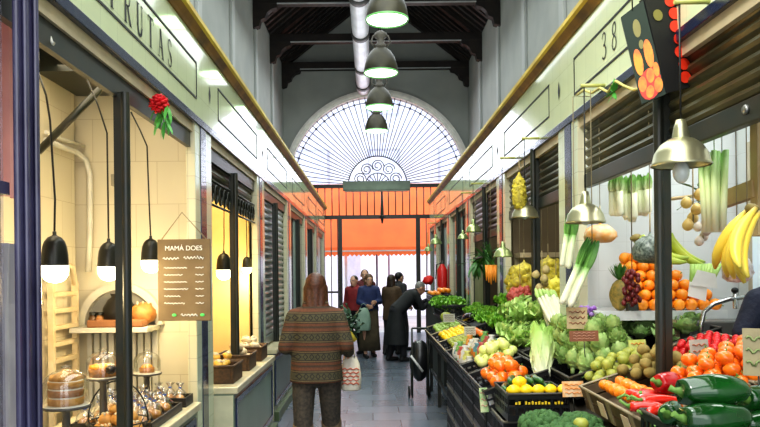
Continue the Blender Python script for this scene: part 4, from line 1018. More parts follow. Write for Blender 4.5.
# celery hanging front of window
q = P(715, 232, 3.1); o = mk_celery('tall pale celery bunch hanging right of the big aluminium lamp', None, .45); o.location = q; o.scale = (1.35, 1.35, (P(715, 152, 3.1).z-q.z)/.45)
hook(o, .45, .3)
q = P(699, 215, 3.9); t = thing('green_stem_bunch', 'dark green leafy sprig hanging left of the tall celery', 'herb', q)
bm = B()
for i in range(12): leaf(bm, (0, 0, .05+.01*i), (random.uniform(-1, 1), random.uniform(-1, 1), random.uniform(-.2, 1)), (0, 0, 1), .12, .03, -.3, .1, 5)
obj('leaves', bm, m_dgrn, t)
m_garlic = M('garlic_skin', (.78, .70, .58), .5, col2=(.62, .50, .42), vs=14)
def bulbs(name, lab, q, n, r, mat, cat, spread=.04, drop=.12, net=None, seed=1):
    t = thing(name, lab, cat, q); rnd = random.Random(seed)
    for i in range(n):
        a = i*2.4; z = -drop*i/max(1, n-1); c = Vector((math.cos(a)*spread*(.4+.6*rnd.random()), math.sin(a)*spread, z))
        obj(cat.split()[0]+'_bulb' if not net else 'bulb', ball(B(), c, (r, r, r), 10, 8, lambda d: 1+.5*max(0, d.z-.8)*2), mat, t)
    obj('string', tube(B(), [(0, 0, -drop), (0, 0, .02), (0, 0, .16)], .004, 5), M('twine', (.4, .32, .18), .8), t)
    return t
bulbs('onion_string', 'string of yellow onions hanging left of the celery', P(693, 195, 3.7), 5, .03, M('onion_skin', (.80, .60, .22), .3, col2=(.65, .42, .12), vs=8), 'onions', .035, .16, seed=2)
bulbs('garlic_string', 'string of white garlic heads below the wooden frame', P(703, 222, 3.6), 5, .024, m_garlic, 'garlic', .03, .1, seed=3)
def netbag(lab, q, R, H, mat, fill, name='net_bag', cat='net bag', lumpy=False):
    t = thing(name, lab, cat, q)
    rnd = random.Random(int(R*1000))
    bm = lathe(B(), [(.004, 0), (.012, -.02), (R*.45, -H*.14), (R*.8, -H*.3), (R*.98, -H*.5), (R*1.02, -H*.7), (R*.9, -H*.86), (R*.6, -H*.97), (.0, -H)], 22, wob=lambda a, j: 1+.09*math.sin(5*a+j*2.1)); obj('net', bm, mat, t)
    if lumpy:
        bm = B()
        for i in range(46):
            u_ = (i+.5)/46; a = i*2.4; z = -H*(.2+.78*u_); q_ = R*(.55+.5*math.sin(PI*min(1, u_*.9+.05))); ball(bm, (q_*math.cos(a)*.85, q_*math.sin(a)*.85, z), R*rnd.uniform(.2, .34), 7, 5, noise_fn(.6, 5, i))
        obj('lumps', bm, mat, t)
    if fill:
        bm = B()
        for i in range(10): a = i*2.4; rr_ = R*.6*math.sqrt(i/10); ball(bm, (rr_*math.cos(a), rr_*math.sin(a), -H*(.62+.05*(i % 5))), R*.28, 8, 6)
        obj('contents', bm, fill, t)
    obj('tie', tube(B(), [(0, 0, -.02), (0, 0, .1)], .004, 5), M('twine', (.4, .32, .18), .8), t); return t
m_netd = M('dark_net', (.03, .045, .035), .35, col2=(.20, .24, .20), vs=70)
m_netw = M('pale_net', (.75, .72, .70), .4, col2=(.40, .30, .28), vs=50)
m_nety = M('yellow_net', (.72, .60, .06), .6, col2=(.35, .28, .04), vs=30)
m_neto = M('orange_net', (.85, .35, .04), .4, col2=(.75, .60, .40), vs=14)
netbag('dark plastic net bag bulging with contents, hanging against the iron post', P(650, 232, 3.55), .085, .16, m_netd, None)
netbag('pale net of garlic hanging under the yellow bananas', P(737, 250, 3.0), .06, .14, m_netw, m_garlic)
netbag('clear bag of orange and white onions hanging left of the pineapple', P(600, 222, 4.3), .095, .13, m_neto, m_garlic)
mk_banana_bunch('big bunch of ripe yellow bananas at the right edge', P(747, 205, 2.75), (0, .75, -.2), 7, sc_=1.25)
mk_banana_bunch('greenish yellow bananas hanging left of the iron post', P(632, 240, 3.9), (0, -.55, .1), 6, green=True, sc_=1.25)
mk_banana_bunch('green bananas hanging just right of the iron post', P(661, 236, 4.0), (.1, -.35, .2), 5, green=True, sc_=1.2)
# pineapple on the shelf
def pineapple(loc, lab):
    t = thing('pineapple', lab, 'pineapple', loc)
    m = M('pineapple_skin', (.36, .24, .05), .6, col2=(.16, .14, .03), vs=45, bump=1, bs=70)
    obj('body', ball(B(), (0, 0, .1), (.065, .065, .1), 20, 16, lambda d: 1+.05*math.sin(9*math.atan2(d.y, d.x)+14*d.z)*math.sin(9*math.atan2(d.y, d.x)-14*d.z)), m, t)
    bm = B()
    for i in range(26): a = i*2.4; el = .5+1.0*i/26; leaf(bm, (0, 0, .19), (math.cos(a)*math.cos(el), math.sin(a)*math.cos(el), math.sin(el)), (0, 0, 1) if el < 1.3 else (math.cos(a), math.sin(a), 0), .11, .02, .3, 0, 4, wn=2)
    obj('crown', bm, m_dgrn, t)
pineapple((P(620, 300, 4.45).x, 4.45, ZS), 'pineapple standing on the shelf left of the oranges')
t = thing('dried_pepper_string', 'dark red bunch of dried peppers hanging between pineapple and oranges', 'dried peppers', P(632, 275, 4.25))
bm = B()
for i in range(40): a = i*2.4; r_ = .055*math.sqrt((i % 13)/13); ball(bm, (r_*math.cos(a), r_*math.sin(a), -.005*i+.02), (.016, .016, .02), 7, 5)
obj('peppers', bm, M('dried_red', (.20, .02, .02), .4, col2=(.10, .008, .01), vs=20), t); obj('string', tube(B(), [(0, 0, 0), (0, 0, .55)], .003, 4), m_black, t)
t = thing('bottle_box', 'small dark box at the end of the white shelf beside the pineapple', 'box', (P(631, 308, 4.4).x, 4.38, ZS)); obj('carton', box(B(), -.03, .03, -.03, .03, 0, .05), M('dark_box', (.05, .06, .05), .5), t, bevel=.003)
# white fennel / greens pinned on right wall
q = P(702, 282, 3.9); t = thing('green_stalk_bunch', 'pale green chopped stalks right of the orange pile', 'celery', q)
bm = B()
for i in range(9): tube(bm, [(-.06+.014*i, 0, -.02+.01*(i % 3)), (-.05+.02*i, .01, .1)], .012, 6)
obj('stalks', bm, m_letl, t)
q = P(703, 285, 3.85); bm = B(); poly(bm, [(-.07, 0, 0), (.08, 0, -.02), (.07, 0, .06), (-.03, 0, .085)]); poly(bm, [(-.08, .01, -.06), (.02, .01, -.09), (.03, .01, 0), (-.07, .01, .02)])
o = obj('white_card', bm, M('white_card', (.80, .82, .76), .6)); o.location = q; tag(o, 'torn white price card beside the green stalks right of the oranges', 'card')
for i, (px, py, lab, s_) in enumerate(((672, 235, 'clear strip of small white hooks hanging right of the iron post', 1), )):
    q = P(670, 205, 4.3); bm = B(); tube(bm, [P(662, 200, 4.3), P(694, 196, 4.3)], .012, 6); o = obj('hanging_bar', bm, m_tan); tag(o, 'tan wooden bar hanging right of the iron post', 'bar')
q = P(672, 150, 2.75)
# aluminium lamps on the right arcade
m_alu = M('spun_aluminium', (.50, .47, .30), .3, metal=.85, col2=(.42, .42, .27), vs=3)
m_alug = M('greenish_aluminium', (.42, .50, .22), .3, metal=.7, col2=(.36, .44, .2), vs=3)
def alamp(px, pb, w, lab, topz=2.62, d=None, mat=None, lit=False):
    u, v = uv(px, pb); X = 1.24; d = X/u; q = Vector((X, d, EYE+v*d)); R = w/2/F*d
    t = thing('aluminium_lamp', lab, 'lamp', q, group='aluminium lamps along the right arcade')
    bm = lathe(B(), [(R, 0), (R*1.02, R*.06), (R*.97, R*.12), (R*.9, R*.42), (R*.7, R*.74), (R*.45, R*.92), (R*.3, R*.98)], 28); lathe(bm, [(R*.96, .004), (R*.85, R*.42), (R*.5, R*.8), (0, R*.84)], 24); obj('shade', bm, mat or m_alu, t)
    obj('neck', lathe(B(), [(R*.3, R*.95), (R*.24, R*1.3), (R*.16, R*1.62), (0, R*1.64)], 18), mat or m_alu, t)
    bz = -R*.2 if w > 50 else R*.3
    obj('bulb', ball(B(), (0, 0, bz), (R*.28, R*.28, R*.42), 14, 10), M('clear_bulb', (.6, .65, .62), .1), t)
    obj('cord', tube(B(), [(0, 0, R*1.6), (0, 0, 2.67-q.z)], .004, 5), m_black, t)
    obj('cord_bracket', tube(B(), [(-.02, 0, 2.67-q.z), (XR-q.x+.005, 0, 2.67-q.z)], .011, 6), M('yellow_green_rod', (.5, .5, .15), .4), t); return t
alamp(681, 166, 57, 'largest aluminium lamp, hanging in front of the near iron post')
alamp(585.5, 223, 39, 'aluminium lamp hanging in front of the cream tiled pillar')
alamp(525, 218, 27, 'aluminium lamp hanging before the post of the yellow-bag stall', mat=m_alu)
alamp(503, 257, 19, 'low greenish lamp beside the orange hanging carrots', mat=m_alug)
alamp(473.5, 232, 16, 'green lamp hanging third along the right arcade', mat=m_alug)
alamp(463, 239, 11, 'small green lamp left of the third lamp', mat=m_alug)
alamp(436, 244, 12, 'small yellow-green lamp towards the gate', mat=m_alug)
alamp(428.5, 251, 9, 'tiniest yellow-green lamp, furthest along the right arcade', mat=m_alug)
# short brackets and garland on the fascia
t = thing('dried_garland', 'yellowish straw garland with a green sprig pinned along the fascia under the 38', 'garland', PX(600, 92, XR-.03))
pts = [PX(x, y, XR-.03-.01*(i % 2)) for i, (x, y) in enumerate(((577, 95), (584, 90), (592, 93), (600, 88), (608, 92), (616, 81), (624, 86), (634, 90), (641, 88)))]
wobj('straw', tube(B(), pts, .008, 6), M('straw_yellow', (.62, .55, .18), .7), t)
bm = B(); c = PX(614, 92, XR-.04)
for i in range(12): leaf(bm, c, (random.uniform(-.4, .1), random.uniform(-1, 1), random.uniform(-1, .4)), (0, 0, 1), .07, .02, .2, 0, 4)
wobj('sprig', bm, M('fern_green', (.12, .45, .08), .5), t)
# hanging produce cartons
def carton_face(name, quad, lab, dark, prints):
    t = thing('produce_carton', lab, 'carton', (Vector(quad[0])+Vector(quad[2]))/2)
    q = [Vector(p) for p in quad]; n = (q[1]-q[0]).cross(q[3]-q[0]).normalized()
    if n.y > 0: n = -n
    bm = B(); A = [bm.verts.new(p) for p in q]; C_ = [bm.verts.new(p-n*.03) for p in q]
    bm.faces.new(A); bm.faces.new(C_[::-1])
    for k in range(4): bm.faces.new((A[k], A[(k+1) % 4], C_[(k+1) % 4], C_[k]))
    wobj('panel', bm, dark, t)
    def at(s, r): return q[0].lerp(q[1], s).lerp(q[3].lerp(q[2], s), r)+n*.002
    ex = (q[1]-q[0]).normalized(); ey = (q[3]-q[0]).normalized()
    W = (q[1]-q[0]).length; H = (q[3]-q[0]).length
    for (nm, m, items) in prints:
        bm = B()
        for (s, r, a, b) in items:
            c = at(s, r); poly(bm, [c+ex*W*a*math.cos(2*PI*k/16)+ey*H*b*math.sin(2*PI*k/16)+n*.0005*len(bm.verts)/16 for k in range(16)])
        wobj(nm, bm, m, t)
    bm = tube(B(), [at(.5, .02), at(.5, 0)+Vector((0, 0, .12)), at(.5, 0)+Vector((.05, 0, .3))], .003, 4); wobj('string', bm, m_black, t)
    return t
m_prO = M('printed_orange', (.95, .33, .02), .3, col2=(.85, .15, .02), vs=25)
m_prR = M('printed_red', (.80, .05, .02), .3, col2=(.65, .03, .01), vs=20)
m_prY = M('printed_gold', (.25, .22, .06), .4)
m_cdk = M('dark_green_card', (.018, .035, .022), .7)
m_cbk = M('black_card', (.012, .012, .012), .7)
d_ = 3.05
fa = [P(621, 17, d_), P(643, 0, d_-.03), P(666, 94, d_-.03), P(642, 104, d_)]
carton_face('a', fa, 'hanging dark green produce carton printed with orange tomatoes', m_cdk, [('red_ground', m_prR, [(.5, .83, .47, .165)]), ('tomato_print', m_prO, [(.25, .56, .18, .15), (.72, .53, .18, .16), (.20, .80, .18, .085), (.58, .75, .17, .08), (.86, .72, .12, .08), (.42, .91, .18, .065), (.80, .88, .18, .08)]), ('gold_print', m_prY, [(.5, .22, .16, .10), (.52, .4, .1, .05)])])
fb = [P(644, -2, d_-.03), P(677, -8, d_+.05), P(693, 86, d_+.05), P(667, 93, d_-.03)]
carton_face('b', fb, 'hanging black produce carton printed with a column of red tomatoes', m_cbk, [('tomato_print', m_prR, [(.74+.05*(i%2), .08+.135*i, .17, .062) for i in range(7)]), ('dull_print', m_prY, [(.28, .2, .14, .06)])])
# yellow-bag stall
yb = P(505, 258, 7.25); yc = P(562, 258, 7.25)
t = thing('back_shelf', 'cream shelf along the brown back wall of the yellow-bag stall', 'shelf', (2.0, 7.3, yb.z))
wobj('board', box(B(), XR+.15, WR-.05, 7.1, 7.4, yb.z, yb.z+.05), m_cream, t); wobj('batten', box(B(), XR+.15, WR-.05, 7.36, 7.4, yb.z-.1, yb.z), m_cream, t)
netbag('yellow net bag hanging left of the dark post in the second stall', P(524, 260, 6.6), .16, .38, m_nety, None, lumpy=True)
netbag('yellow net bag hanging right of the dark post, higher one', P(548, 255, 6.2), .13, .32, m_nety, None, lumpy=True)
netbag('yellow net bag nearest the cream tiled pillar', P(556, 275, 5.9), .10, .28, M('yellow_net_bright', (.85, .75, .08), .5), None, lumpy=True)
bulbs('garlic_string', 'string of straw-coloured garlic between the yellow net bags', P(542, 270, 5.8), 9, .035, M('straw_garlic', (.60, .48, .22), .6, col2=(.4, .3, .12), vs=12), 'garlic', .06, .3, seed=8)
netbag('red net of onions low on the left of the second stall', P(520, 285, 6.4), .11, .2, M('red_net', (.45, .08, .06), .5), None, lumpy=True)
netbag('yellow hanging bunch high in front of the raised shutter', P(519, 172, 5.6), .055, .30, m_nety, None, lumpy=True)
t = thing('carrot_bunch', 'bunch of orange carrots hanging with green tops beside the low lamp', 'carrots', P(491, 265, 7.2))
for i in range(5): obj('carrot', tube(B(), [(.02*(i-2), .01*(i % 2), 0), (.024*(i-2), 0, -.16-.02*(i % 3))], [.022, .006], 8), M('carrot_orange', (.95, .35, .04), .5), t)
bm = B()
for i in range(14): leaf(bm, (0, 0, 0), (random.uniform(-.6, .6), random.uniform(-.6, .6), 1), (1, 0, 0), .24, .05, -.2, .1, 5)
obj('tops', bm, m_dgrn, t)
for i, (px, py, d, lab) in enumerate(((476, 262, 8.3, 'dark leafy bunch hanging under the third lamp'), (487, 255, 8.0, 'dark leafy bunch hanging left of the carrots'))):
    t = thing('herb_bunch', lab, 'herb', P(px, py, d)); bm = B()
    for k in range(22): leaf(bm, (0, 0, 0), (random.uniform(-1, 1), random.uniform(-1, 1), random.uniform(-1, .6)), (0, 0, 1), .22, .05, -.2, .1, 5)
    obj('leaves', bm, m_dgrn, t); obj('string', tube(B(), [(0, 0, 0), (0, 0, .6)], .004, 4), m_black, t)
# leek bundles before the pillar
for i, (px, py, d, lab, s_, tilt) in enumerate(((567, 268, 4.3, 'leeks hanging green side up below the lamp by the tiled pillar', .66, .16), (568, 306, 4.15, 'thick leek bundle with white ends low in front of the tiled pillar', .80, .42))):
    o = mk_leek(lab, None, .5, .021, n=5, cat='leeks'); o.location = P(px, py, d); o.rotation_euler = (0, tilt, 0); o.scale = (s_,)*3
# fire extinguisher, red flower and fruit by the gate
q = PX(442.5, 290, 1.28); t = thing('fire_extinguisher', 'red extinguisher mounted on the right arcade near the gate', 'extinguisher', (q.x, q.y, q.z))
obj('cylinder', lathe(B(), [(0, 0), (.09, 0), (.095, .03), (.095, .36), (.05, .44), (.03, .47), (0, .47)], 16), M('ext_red', (.65, .02, .02), .3), t)
obj('valve', lathe(B(), [(.03, .46), (.03, .52), (0, .53)], 10), m_iron, t); obj('hose', tube(B(), [(.02, 0, .5), (-.1, 0, .46), (-.12, 0, .2)], .012, 6), m_black, t)
q = P(428, 280, 13.2); t = thing('red_flower', 'red flower hanging left of the extinguisher near the gate', 'flower', q)
obj('petals', ball(B(), (0, 0, 0), (.1, .1, .08), 12, 8, noise_fn(.7, 4)), M('flower_red', (.75, .02, .015), .6), t); obj('string', tube(B(), [(0, 0, 0), (0, 0, .9)], .005, 4), m_dgrn, t)
# stainless rail and grey cabinet at the right
t = thing('steel_trolley', 'grey trolley with curved steel handle in front of the stall interior', 'trolley', (2.1, 4.1, 0))
wobj('cabinet', box(B(), P(690, 350, 4.04).x, 2.5, 4.04, 4.26, .2, P(700, 322, 4.0).z), M('grey_metal', (.16, .16, .15), .45, col2=(.12, .12, .11), vs=4), t, bevel=.01)
bm = tube(B(), [P(702, 352, 4.02), P(701, 325, 4.02), P(704, 312, 4.02), P(714, 304, 4.02), P(730, 299, 4.02), P(752, 296, 4.02)], .013, 10); wobj('handle', bm, m_steel, t)
bm = tube(B(), [P(702, 349, 4.02), P(760, 351, 4.02)], .014, 8); wobj('crossbar', bm, m_steel, t)
t = thing('weighing_scale', 'small black topped hanging scale by the grey trolley', 'scale', P(735, 300, 4.02))
obj('post', lathe(B(), [(.012, -.05), (.012, .05), (0, .05)], 10), m_steel, t); obj('knob', ball(B(), (0, 0, .055), (.02, .02, .018), 10, 8), m_black, t)

for o in list(bpy.data.objects):
    if o.parent is None and o.get('category') in ('net bag', 'bananas', 'leeks', 'herb', 'onions', 'garlic', 'dried peppers', 'carrots'):
        if o.get('category') == 'leeks' and o.rotation_euler.y == 0: continue
        ins = o.location.x > XR+.05
        if o.get('category') == 'leeks':
            top = o.matrix_basis @ Vector((0, 0, .45)); tag(obj('hanging_twine', tube(B(), [top, (top.x, top.y, 2.67), (XR+.01, top.y, 2.67)], .003, 4), M('string', (.3, .25, .15), .7)), 'thin twine holding the '+('lower' if o.scale.x > .7 else 'upper')+' leek bundle by the tiled pillar', 'twine')
        elif o.get('label', '').find('lying') < 0: hangup(o, 3.02 if ins else 2.67)
# ================= PRODUCE STAND =================
TILT = -math.atan(.32)
m_pl = M('black_plastic', (.013, .014, .015), .35, coat=.2)
m_plw = M('scuffed_edge', (.16, .15, .12), .5)
m_cw = M('crate_wood', (.16, .11, .06), .6, col2=(.09, .06, .035), vs=12, bump=.3)
m_cwl = M('crate_wood_edge', (.34, .28, .18), .6)
def crate(lab, x0, x1, y0, y1, h=.16, z=None, mat=None, tilt=True, lattice=True, name='plastic_crate', grp=None, edge=None):
    """open crate whose rim lies on the sloping stand, or at height z"""
    xm = (x0+x1)/2; W = (x1-x0)/2; ym = (y0+y1)/2; L = (y1-y0)/2-.008; top = SZ(xm) if z is None else z
    t = thing(name, lab, 'crate', (xm, ym, top-h), 0, grp)
    if tilt and z is None: t.rotation_euler = (0, TILT, 0); t.location = (xm+math.sin(-TILT)*h*.0, ym, top-h)
    mat = mat or m_pl; W = W/math.cos(TILT)*.985 if tilt and z is None else W-.006; w = .01
    obj('base', box(B(), -W, W, -L, L, 0, .012), mat, t)
    bm = B(); 
    for (a, b_, c, d_) in ((-W, W, -L, -L+w), (-W, W, L-w, L), (-W, -W+w, -L+w, L-w), (W-w, W, -L+w, L-w)):
        if lattice:
            box(bm, a, b_, c, d_, h-.03, h); box(bm, a, b_, c, d_, .012, .035)
            alongx = (b_-a) > (d_-c); s, e = (a, b_) if alongx else (c, d_); n = max(3, int((e-s)/.045))
            for i in range(n+1):
                u = s+(e-s)*i/n
                if alongx: box(bm, max(a, u-.007), min(b_, u+.007), c+.002, d_-.002, .035, h-.03)
                else: box(bm, a+.002, b_-.002, max(c, u-.007), min(d_, u+.007), .035, h-.03)
            if alongx: box(bm, a, b_, c+.001, d_-.001, h*.48, h*.48+.014)
            else: box(bm, a+.001, b_-.001, c, d_, h*.48, h*.48+.014)
        else:
            box(bm, a, b_, c, d_, .012, h*.42); box(bm, a, b_, c, d_, h*.5, h-.008)
    obj('sides', bm, mat, t)
    bm = B(); tube(bm, [(-W, -L, h), (W, -L, h), (W, L, h), (-W, L, h), (-W, -L, h)], .008, 5); obj('rim', bm, edge or (M('worn_plastic', (.07, .065, .055), .45) if mat is m_pl else mat), t)
    return t
def ticket(t, lab=None): pass
# sloping board and its legs
t = thing('display_stand', 'long dark sloping stand carrying the crates of vegetables along the right side', 'stand', (1.4, 6, 0))
for xa, ya, yb in ((.76, 7.0, 9.5), (1.12, 2.75, 6.99)):
    bm = B(); A = []
    for y in (ya, yb): A.append([bm.verts.new(p) for p in ((xa, y, SZ(xa)-.19), (2.0, y, SZ(2.0)-.19), (2.0, y, SZ(2.0)-.215), (xa, y, SZ(xa)-.215))])
    bm.faces.new(A[0][::-1]); bm.faces.new(A[1])
    for k in range(4): bm.faces.new((A[0][k], A[0][(k+1) % 4], A[1][(k+1) % 4], A[1][k]))
    wobj('board', bm, M('dark_board', (.05, .04, .03), .6), t)
for y in (2.8, 3.8, 5.2, 6.98, 8.3, 9.4):
    for x in (.79 if y > 6 else 1.15, 1.97): wobj('leg', box(B(), x-.02, x+.02, y-.02, y+.02, 0, SZ(x)-.212), m_iron, t)
for x, ya, yb in ((.79, 7, 9.4), (1.97, 2.8, 9.4)): wobj('stretcher', box(B(), x-.01, x+.01, ya, yb, .28, .32), m_iron, t)
# stacked crates beneath the front edge
yy = 3.92; i = 0
while yy < 6.9:
    for j, z in enumerate((.0, .253, .506)):
        crate('black lattice crate stacked under the front edge of the vegetable stand, '+('bottom', 'middle', 'top')[j]+' tier', .725, 1.10, yy, yy+.58, .25, z+.25, tilt=False, grp='black crates stacked under the stand, '+('bottom', 'middle', 'top')[j]+' tier', edge=m_plw)
    yy += .6; i += 1
# top tier trays
X0, X1, X2, X3 = .72, 1.12, 1.54, 2.0
crate('black crate of cucumbers and yellow squash at the near end of the stand', .735, 1.09, 3.84, 4.26, .15, .925, tilt=False)
crate('black crate heaped with big orange tomatoes', X0, X1, 4.3, 5.02, .13)
crate('black crate of pale yellow apples behind the orange tomatoes', X0, X1, 5.04, 5.5, .13)
crate('black crate of small vegetable packs standing along the aisle edge', X0, X1, 5.52, 6.5, .13)
crate('pale-edged crate of yellow-green fruit past the vegetable packs', X0, X1, 6.52, 7.3, .13, edge=m_cwl)
crate('pale-edged crate of yellowish fruit next to last on the aisle edge', X0, X1, 7.32, 8.2, .13, edge=m_cwl)
crate('pale-edged crate of greens furthest along the aisle edge', X0, X1, 8.22, 9.2, .13, edge=m_cwl)
crate('black crate of artichokes in the middle of the stand', X1+.02, X2, 3.92, 4.56, .13)
crate('black crate of artichokes beside the tiled pillar', X1+.02, X2, 4.58, 5.2, .13)
crate('black crate of green heads behind the artichokes', X2+.02, X3, 3.92, 4.85, .13)
crate('black crate of lettuces in the middle of the far stand', X1+.02, X2, 5.25, 6.4, .13)
crate('black crate of leafy lettuces further along the stand', X1+.02, X2, 6.42, 7.6, .13)
crate('black crate of mixed greens at the far end of the stand', X1+.02, X2, 7.62, 9.2, .13)
crate('black crate of white endives and green beans at the back', X2+.02, X3, 5.25, 6.5, .13)
crate('black crate of red-tinged lettuces at the back', X2+.02, X3, 6.52, 7.7, .13)
crate('black crate of green peppers at the far back', X2+.02, X3, 7.72, 9.2, .13)
wc = crate('worn brown wooden crate of mandarins, pears and kiwis', 1.12, 1.56, 2.82, 3.68, .12, mat=m_cw, lattice=False, name='wooden_crate', edge=m_cwl)
bm = B()
for y in (-.32, -.02, .28): obj('corner_slat', box(B(), -.232, -.226, y, y+.05, .005, .115), m_cwl, wc)
for y in (.06, -.26): obj('paper_tag', box(B(), -.236, -.233, y, y+.09, .02, .095), M('paper_tag', (.75, .55, .40), .7, col2=(.80, .70, .55), vs=40), wc)
crate('wooden crate of tomatoes behind the mandarins', 1.58, 1.92, 2.82, 3.35, .12, mat=m_cw, lattice=False, name='wooden_crate', edge=m_cwl)
crate('wooden crate of small red fruit behind the kiwis', 1.58, 1.92, 3.37, 3.9, .12, mat=m_cw, lattice=False, name='wooden_crate', edge=m_cwl)
crate('black crate holding the broccoli low at the near end', .74, 1.09, 3.0, 3.6, .17, .80, tilt=False)
crate('upturned black crate propping up the broccoli', .76, 1.08, 3.05, 3.55, .3, .60, tilt=False)
crate('black crate of big green peppers nearest the camera', 1.03, 1.62, 1.95, 2.72, .16, 1.06, tilt=False)
t = thing('crate_table', 'low dark table holding up the crate of green peppers', 'table', (1.33, 2.33, 0))
wobj('top', box(B(), 1.03, 1.62, 1.95, 2.72, .86, .895), m_iron, t)
for x in (1.07, 1.58):
    for y in (2.0, 2.68): wobj('leg', box(B(), x-.02, x+.02, y-.02, y+.02, 0, .86), m_iron, t)
t = thing('low_bench', 'low dark bench beneath the broccoli crate', 'bench', (.92, 3.3, 0))
wobj('top', box(B(), .75, 1.09, 3.0, 3.6, .26, .295), m_iron, t)
for x in (.79, 1.05):
    for y in (3.05, 3.55): wobj('leg', box(B(), x-.02, x+.02, y-.02, y+.02, 0, .26), m_iron, t)

def deck(x0, x1, y0, y1, sp, r, layers=1, rot='rz', inset=.02, smin=.93, smax=1.05, lift=0, jit=.08):
    out = []
    for L_ in range(layers):
        s = L_*sp*.55
        for (x, y) in hexfill(x0+inset+s*.7, x1-inset-s*.7, y0+inset+s*.7, y1-inset-s*.7, sp, sp*jit, L_):
            out.append(((x, y, SZ(x)+lift-.035+r+L_*r*1.5), rr() if rot == 'rr' else rz(.35), random.uniform(smin, smax)))
    return out
def lay(p, lab, grp, places, cat=None): return scatter(p(lab, grp), places)
# near wooden crate
scatter(mk_mand('mandarin in the row along the aisle edge of the wooden crate', 'mandarins along the wooden crate edge'), [((1.165+.064*j, 2.87+.0705*i+.03*j, SZ(1.165+.064*j)+.014), rr(), 1) for j in range(2) for i in range(10 if j == 0 else 9)])
scatter(mk_pear('green pear heaped at the far corner of the wooden crate', 'pears in the wooden crate'), deck(1.13, 1.54, 3.64, 3.94, .076, .036, 2, 'rr', lift=.0, smin=.8, smax=.9))
kp = [q for q in deck(1.25, 1.56, 3.28, 3.70, .084, .03, 3, lift=.03) if abs(q[0][0]-1.36) > .075 or abs(q[0][1]-3.3) > .075]
kp = [(l, (random.uniform(-.4, .4), random.uniform(-.4, .4), random.uniform(.6, 1.6)), s) for l, r, s in kp]
scatter(mk_kiwi('brown kiwi heaped behind the row of mandarins', 'kiwis in the wooden crate'), kp)
scatter(mk_tomato('orange-red tomato heaped behind the green peppers', 'tomatoes behind the peppers', m_tomo), deck(1.27, 1.9, 2.80, 3.22, .080, .034, 3, lift=.02))
scatter(fruit('small_red_fruit', 'small red fruit in the crate behind the kiwis', 'fruit', .022, m_str, 'small red fruit behind the kiwis', lambda d: 1-.25*max(0, -d.z)), deck(1.6, 1.9, 3.39, 3.88, .05, .022, 2, 'rr'))
# peppers
RP = lambda rx, ry, rzz: (rx, ry, rzz)
def pep(mat, lab, px, py, d, L, R, rot, nm='bell_pepper'):
    o = mk_pepper(lab, None, mat, L, R, nm); o.location = P(px, py, d); o.rotation_euler = rot; return o
pep(m_pepr, 'glossy red pepper lying on the mandarins, green stem towards the camera', 670, 383, 2.92, .17, .052, (.3, .1, .55), 'red_pepper')
pep(m_pepr, 'dark red pepper half hidden left of the big green ones', 646, 397, 2.98, .13, .042, (1, .2, .9), 'red_pepper')
pep(m_pep, 'big glossy green pepper on top of the nearest heap', 714, 391, 2.22, .215, .060, (.2, -.03, -.08), 'green_pepper')
pep(m_pep, 'green pepper lying under the top one, nearest the camera', 716, 418, 2.16, .22, .056, (.9, .0, .08), 'green_pepper')
pep(m_pep, 'green pepper seen stem end first left of the heap', 673, 413, 2.44, .15, .048, (.4, .1, .9), 'green_pepper')
pep(m_pep, 'green pepper cut by the right edge of the photo', 763, 399, 2.30, .2, .052, (.1, .1, .5), 'green_pepper')
pep(m_pep, 'green pepper at the bottom right corner, below the others', 768, 424, 2.22, .2, .05, (1.1, 0, .25), 'green_pepper')
for i, (px, py, d, rot, lab) in enumerate(((664, 401, 2.78, (0, .05, .1), 'long red pepper lying on top beside the green heap'), (655, 410, 2.74, (.6, .1, -.35), 'long red pepper pointing its green stem to the wooden crate'), (668, 413, 2.72, (1, 0, .2), 'long red pepper beneath the other long ones'), (650, 404, 2.95, (2, 0, .5), 'long red pepper against the wooden crate edge'))):
    o = mk_longpepper(lab, None, m_longr, .19); o.location = P(px, py, d); o.rotation_euler = rot
# extra fill under the peppers
pl = [((x, y, 1.0+.0), (0, 0, random.uniform(-.3, .3)), 1) for x in (1.18, 1.45) for y in (2.05, 2.17, 2.29, 2.41, 2.53, 2.64)]
scatter(mk_pepper('dark green pepper in the bottom layer of the nearest crate', 'peppers in the bottom layer', m_pep, .2, .05, 'green_pepper'), pl)
scatter(mk_longpepper('long red pepper in the lower layer behind the green peppers', 'long red peppers in the lower layer', m_longr, .17), [((1.18+.0*i, 2.86+.05*i, SZ(1.18)+.045), (i, 0, .2*((-1)**i)), 1) for i in range(4)])
# cucumbers and squash
scatter(mk_cuc('dark green cucumber lying across the near black crate', 'cucumbers in the near crate'), [((.78+.044*i, 4.08+.01*(i % 2), .925+.012*(i % 2)), (0, 0, 1.35+.1*(i % 3)), 1) for i in range(7)]+[((.82+.05*i, 4.10, .968), (0, 0, 1.3+.1*i), 1) for i in range(4)])
scatter(mk_lemon('yellow squash along the near rim of the cucumber crate', 'yellow squashes in the near crate', 'yellow_squash'), [((.785+.068*i, 3.89, .942), (0, .0, .25*i), 1) for i in range(5)]+[((.82, 3.91, .985), (0, 0, .2), 1)])
t = bpy.data.objects['plastic_crate']
for o in bpy.data.objects:
    if o.get('label', '').startswith('black crate of cucumbers'):
        bm = B(); L = .21-.008; H = .15
        for i in range(15):
            if i in (2, 11): continue
            box(bm, -.13+i*.018, -.13+i*.018+.011, -L-.003, -L-.001, H*.62, H*.62+(.018 if i % 2 else .013))
        obj('yellow_marking', bm, M('yellow_print', (.85, .6, .03), .5), o)
